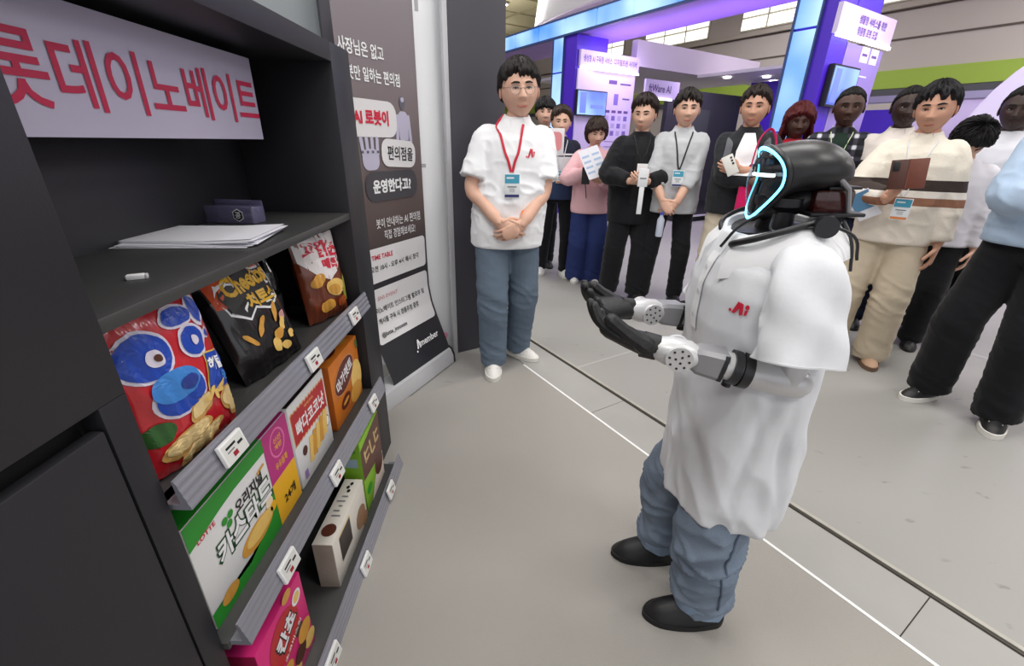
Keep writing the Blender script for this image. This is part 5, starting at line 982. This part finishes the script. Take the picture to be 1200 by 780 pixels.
# polo shirt
arm = {'L': (V3((0, .145, 1.135)), V3((-.005, .185, .918)), V3((.262, .125, .962))), 'R': (V3((0, -.145, 1.135)), V3((-.02, -.20, .915)), V3((.265, -.115, .965)))}
zz = [(.462, .134, .188), (.52, .136, .196), (.62, .132, .196), (.76, .130, .19), (.9, .132, .186), (1.0, .138, .188), (1.08, .136, .184), (1.13, .122, .165), (1.17, .106, .13), (1.2, .092, .105)]
tg = [G().loft([sring((-.012 + .012 * (z > .95), 0, z), hx, hy, 36, 2.5) for z, hx, hy in zz])]
for i, s_ in (('L', 1), ('R', -1)):
    sh, el, wr_ = arm[i]; tg.append(G().tube([sh + V3((0, -.06 * s_, .0)), sh + V3((0, .005 * s_, -.02))], [.06, .062], 20, round_=True))
me = solid(tg, .007, 3)
def wf(V, N):
    z = V[:, 2]; x, y = V[:, 0], V[:, 1]; am = .4 + .9 * sstep(1.02, .6, z) ; am = am * np.where(z > 1.14, .4, 1)
    f = ridge(np.stack([x * 11 + z * 2.2, y * 9 + z * 1.2, z * 2.2], 1) + 1.7) - .5 + .5 * (ridge(np.stack([x * 20 - z * 6, y * 16 + z * 5, z * 6], 1) + 5) - .5)
    d = .024 * am * f
    # deep soft folds hanging from the chest and a pulled crease under the arm
    d = d - .016 * np.exp(-((x - .03 + .12 * (z - .7)) / .018) ** 2) * sstep(.95, .8, z) * sstep(.5, .62, z) * (y > 0) - .012 * np.exp(-((x + .05 - .10 * (z - .7)) / .014) ** 2) * sstep(.9, .75, z) * (y > 0)
    return d
displace(me, hemmed(wf, .462, .06)); shirt = obj('polo_shirt', me, SHIRT, RB)
for i, s_ in (('L', 1), ('R', -1)):
    sh, el, wr_ = arm[i]; e2 = el + V3((.018, .03 * s_, .058)); P = bez([sh + V3((0, -.055 * s_, .035)), sh + V3((0, .01 * s_, .012)), sh.lerp(e2, .5) + V3((0, .012 * s_, 0)), e2], 8); R1 = list(np.interp(np.arange(25), [0, 8, 24], [.05, .068, .088])); gg = G(); n_ = 40
    P2, T2, N2 = rings_frame(P); rings = []
    for q in range(25):
        fx_ = V3((1, 0, 0)); nn = (fx_ - T2[q] * fx_.dot(T2[q])).normalized(); bb = T2[q].cross(nn); row = []
        for j in range(n_):
            a = 2 * PI * j / n_; fold = .008 * (q / 24) * math.sin(3 * a + q * .13 + 1) + .006 * math.sin(5 * a - q * .22) * (q / 24) + .007 * math.sin(q * .5 + 2.5 * a) * math.exp(-((q - 13) / 6) ** 2) - .008 * math.exp((math.cos(a + .05 * q - 1.2) - 1) / .02) * min(1, q / 10) - .006 * math.exp((math.cos(a - .04 * q - 2.6) - 1) / .015) * min(1, q / 10); r_ = R1[q] + fold; row.append(P2[q] + nn * r_ * 1.0 * math.cos(a) + bb * r_ * .78 * math.sin(a))
        rings.append(row)
    c_in = P2[-1]; inner = [[c_in + (p - c_in) * f_ - T2[-1] * d_ for p in rings[-1]] for f_, d_ in ((.96, 0), (.84, .03), (.68, .06))]
    gg.loft(rings + inner); obj('sleeve', gg, SHIRT, shirt, smooth=60); obj('sleeve_hem', G().loft([[c_in + (p - c_in) * 1.012 - T2[-1] * d_ for p in rings[-1]] for d_ in (.0005, .004)]), mat('hem_stitch', C(214, 216, 220), .9), shirt)
bv = BVHTree.FromPolygons([tuple(v.co) for v in me.vertices], [tuple(p.vertices) for p in me.polygons])
cdir = V3((-.62, -1, 0)).normalized()
def onshirt(u, v, l, o=V3((.095, .12, 1.072)), ux=V3((-.62, .72, 0)).normalized(), nn=V3((.72, .62, .15)).normalized()):
    q = o + ux * u + V3((0, 0, 1)) * v; h = bv.ray_cast(q + nn * .3, -nn); return (h[0] if h[0] is not None else q) + nn * (l + .0015)
LF = Face(lambda u, v, l: onshirt(u * .6 + .006, v * .6 - .012, l), shirt)
LF.poly('emblem', [(-.026, -.018), (-.016, -.022), (.0, .0), (.002, .022), (-.008, .026), (-.014, .01)], LOGO, .001, 3); LF.poly('emblem', [(.0, .024), (.012, .02), (.016, -.018), (.004, -.024), (.001, -.004)], LOGO, .001, 3); LF.ell('emblem_dot', -.033, -.012, .006, .006, LOGO, .001, n=14); LF.ell('emblem_dot', .026, .012, .007, .009, LOGO, .001, n=14); LF.poly('emblem', [(.02, .0), (.031, .002), (.028, -.016), (.02, -.02)], LOGO, .001)
# placket and collar
COLL = cloth('robot_collar', 236, 237, 240); gg = G(); R = []; n2 = 40; op = .42
for q in range(n2):
    a = op + (2 * PI - 2 * op) * q / (n2 - 1); ca, sa = math.cos(a), math.sin(a); f = max(0, ca) ** 2; wv = .006 * math.sin(5 * a); ring = []
    for r_, z_ in ((.088, 1.185), (.094, 1.232), (.100, 1.236), (.135, 1.192), (.142, 1.168 - .03 * f), (.128, 1.172 - .03 * f)): ring.append((-.006 + (r_ + wv) * ca * 1.06, (r_ + wv) * sa * 1.12, z_ - .045 * f + wv * .4))
    R.append(ring)
obj('collar', gg.loft(R), COLL, RB)
obj('collar_dark_cap', G().loft([[(-.006 + r_ * .98 * math.cos(a), r_ * 1.04 * math.sin(a), z_ - .018 * max(0, math.cos(a)) ** 2) for a in np.linspace(0, 2 * PI, 30, endpoint=False)] for r_, z_ in ((.092, 1.19), (.092, 1.221))]), R_BLK, RB)  # added black cap: paints the dark inside of the open collar
PL = Face(lambda u, v, l: (lambda h: (h[0] if h[0] is not None else V3((.15, u, v))) + V3((l + .002, 0, 0)))(bv.ray_cast(V3((1, u, v)), V3((-1, 0, 0)))), shirt)
PL.rect('placket', 0, 1.06, .034, .19, COLL, .0015, rings=4)
for z in (1.0, 1.06, 1.12): PL.ell('button', 0, z, .006, .006, mat('button', C(214, 214, 216), .4), .004, n=12)
# neck, harness, cables
NK = obj('neck', G().lathe([(.055, 1.16), (.055, 1.2), (.038, 1.21), (.036, 1.25), (.05, 1.262), (.05, 1.28)], n=24), R_BLK, RB)
hp = bez([(.085, -.055, 1.18), (.075, -.09, 1.215), (.0, -.115, 1.242), (-.085, -.06, 1.25), (-.085, .06, 1.25), (.0, .122, 1.24), (.085, .098, 1.205), (.115, .06, 1.185), (.09, .03, 1.175)], 6)
obj('neck_harness', G().tube(hp, .0072, 10, .8), R_BLK, RB, label='black harness ring round the collar')
obj('harness_puck', G().tube([(-.03, .118, 1.236), (-.022, .146, 1.238)], .021, 20, round_=False), R_BLK, RB)
for P in ([(.04, .06, 1.25), (.06, .105, 1.222), (.01, .124, 1.232), (-.02, .135, 1.236)], [(-.02, .11, 1.245), (-.09, .13, 1.22), (-.12, .12, 1.17)], [(.04, .05, 1.26), (.09, .03, 1.22), (.12, .02, 1.17)], [(-.06, .04, 1.27), (-.10, .06, 1.25), (-.12, .09, 1.2), (-.13, .1, 1.14)]):
    obj('cable', G().tube(bez(P, 6), .0032, 8), R_BLK, RB)
# head (local to head centre), facing +x
HC = Matrix.Translation((-.012, .012, 1.312)) @ Matrix.Rotation(-.08, 4, 'Z') @ Matrix.Rotation(.03, 4, 'Y')
def ring_pt(a, off=0, sc=1.0):
    # egg-shaped face opening, wrapping back at the sides
    z = .072 * math.sin(a) - .004; w = (.063 + .012 * math.sin(a) - .012 * max(0, -math.sin(a)) ** 1.2) * math.cos(a); y = w * sc; z *= sc
    x = .082 - 8.2 * y * y - 1.6 * (z - .0) ** 2 * (1 if z > 0 else .4); return V3((x + off, y, z))
NRING = 64; ring = [ring_pt(2 * PI * k_ / NRING) for k_ in range(NRING)]
def closed_tube(P, r, n=10, flat=1):
    rr = []
    for i in range(len(P)):
        t_ = (P[(i + 1) % len(P)] - P[i - 1]).normalized(); o_ = V3((1, 0, 0)); nn = (o_ - t_ * o_.dot(t_)).normalized(); bb = t_.cross(nn); rr.append([P[i] + nn * r * math.cos(2 * PI * j / n) + bb * r * flat * math.sin(2 * PI * j / n) for j in range(n)])
    return G().loft(rr, closed=True)
HEAD = obj('head', closed_tube([p + V3((-.006, 0, 0)) for p in ring], .0085).xf(HC), R_BLK, RB)
obj('light_ring', closed_tube(ring, .0042).xf(HC), mat('led_cyan', C(120, 220, 255), .3, emit=5, ecol=C(90, 200, 255)), HEAD, label='glowing cyan light ring')
rr = [[ring_pt(2 * PI * k_ / NRING, -.004 + .016 * (1 - s_ * s_), s_) for k_ in range(NRING)] for s_ in (1, .85, .7, .5, .3, .12)]
obj('visor', G().loft(rr).xf(HC), mat('visor_glass', C(20, 24, 30), .06, alpha=.42, coat=.6), HEAD, label='smoky transparent visor')
obj('light_bar', G().tube([V3((.080 - 8.2 * y * y, y, .016)) for y in np.linspace(-.02, .046, 11)], .0036, 8).xf(HC), mat('led_white', C(220, 245, 255), .3, emit=5), HEAD, label='white light bar')
for y in (-.025, 0, .025): obj('sensor', G().tube([(.062, y, .042), (.072, y, .042)], .007, 12).xf(HC), mat('sensor_glass', C(60, 70, 84), .15), HEAD)
# helmet dome: sweep from the ring back over the skull
rows = []
for j in range(19):
    t_ = j / 18; row = []
    for k_ in range(NRING):
        a = 2 * PI * k_ / NRING; p = ring_pt(a); c_, s_ = math.cos(a), math.sin(a); kz = .062 if s_ > 0 else .040
        q = V3((-.008, .079 * c_, .022 + kz * s_)); back = V3((-.106, .0, .012))
        if t_ < .35: u = t_ / .35; u2 = math.sin(u * PI / 2); e_ = p.lerp(q, u2); e_.x = p.x + (q.x - p.x) * u
        else: u = (t_ - .35) / .65; e_ = V3((q.x + (back.x - q.x) * math.sin(u * PI / 2), q.y * math.cos(u * PI / 2), back.z + (q.z - back.z) * math.cos(u * PI / 2)))
        row.append(e_ + V3((-.004, 0, 0)))
    rows.append(row)
obj('helmet', G().loft(rows, caps=False).xf(HC), R_BLK, HEAD)
obj('jaw', G().tube([(.045, 0, -.06), (.0, 0, -.045), (-.05, 0, -.03)], [.022, .028, .03], 16, round_=True).xf(HC), R_BLK, HEAD)
DRED = mat('robot_maroon', C(70, 22, 22), .15, alpha=.85, coat=.5)
obj('rear_module', G().box(-.11, -.03, -.045, .045, -.06, -.012, .008).xf(HC), DRED, HEAD, label='dark red translucent module under the helmet'); obj('rear_plate', G().box(-.13, -.02, -.06, .06, -.066, -.058, .003).xf(HC), R_BLK, HEAD); obj('rear_strut', G().tube([(-.10, .05, -.06), (-.085, .055, -.01), (-.06, .06, .01)], .005, 8).xf(HC), R_GRY, HEAD); obj('rear_fin', G().box(-.115, -.05, -.05, .05, -.012, -.006, .002).xf(HC), R_BLK, HEAD)
# arms
for i, s_ in (('L', 1), ('R', -1)):
    sh, el, wr_ = arm[i]; ax = (wr_ - el).normalized(); L = (wr_ - el).length; upv = (V3((0, 0, 1)) - ax * ax.z).normalized(); sdv = ax.cross(upv)
    A = obj('arm', G().tube([sh.lerp(el, .55), el], [.034, .036], 20, round_=True), R_SIL, RB); P = lambda t_: el + ax * L * t_
    obj('elbow_shell', G().tube([P(-.06), P(.12), P(.30)], [.034, .038, .036], 24, round_=True), R_SIL, A)
    obj('joint_ring', G().tube([P(.29), P(.36)], .0405, 24), R_BLK, A); obj('joint_ring', G().tube([P(.37), P(.43)], .0385, 24), R_BLK, A); obj('joint_clamp', G().tube([P(.40) - upv * .034, P(.40) - upv * .048], .010, 12), R_BLK, A); obj('joint_collar', G().tube([P(.43), P(.48)], .031, 24), R_SIL, A)
    gg = G()
    rr = []
    for t_, w_, h_ in ((.47, .026, .028), (.49, .030, .033), (.68, .027, .030), (.72, .022, .024)): rr.append([P(t_) + sdv * w_ * x_ + upv * h_ * y_ for x_, y_ in ((1, -.7), (1, .7), (.75, 1), (-.75, 1), (-1, .7), (-1, -.7), (-.75, -1), (.75, -1))])
    obj('forearm_block', gg.loft(rr), R_GRY, A, smooth=30); obj('vent_slot', G().loft([[P(t_) + sdv * w_ * x_ + upv * h_ * y_ for x_, y_ in ((1, -.65), (1, .65), (.9, .9), (-.9, .9), (-1, .65), (-1, -.65), (-.9, -.9), (.9, -.9))] for t_, w_, h_ in ((.485, .0312, .0342), (.515, .0310, .0338))]), R_BLK, A)
    wc = P(.84); obj('wrist_joint', G().tube([P(.70), P(.76), P(.92), P(1.0)], [.026, .034, .033, .027], 24, round_=True), R_SIL, A)
    for sg in (1, -1): obj('wrist_disc', G().tube([wc + sdv * sg * .028, wc + sdv * sg * .0375], .029, 24), R_SIL, A)
    for q in range(11):
        a = 2 * PI * q / 8; r_ = .021 if q < 8 else .008; a = a if q < 8 else 2 * PI * q / 3
        for sg in (1, -1): c_ = wc + sdv * sg * .0372 + (ax * math.cos(a) + upv * math.sin(a)) * r_; obj('screw_hole', G().tube([c_, c_ + sdv * sg * .0012], .0028, 8), R_BLK, A)
    hg = G(); hand(hg, wr_ + ax * .012, ax + V3((0, -.12 * s_, .06)), V3((-.15, -.35 * s_, 1)), .98, -1 if i == 'L' else 1, .38, .25, .0, 1.65); gl = []
    hb = obj('hand', hg, R_RUB, A, label='black rubber hand cupped upwards'); obj('hand_cuff', G().tube([wr_ + ax * .0, wr_ + ax * .035], [.030, .031], 20, .8), R_RUB, A)
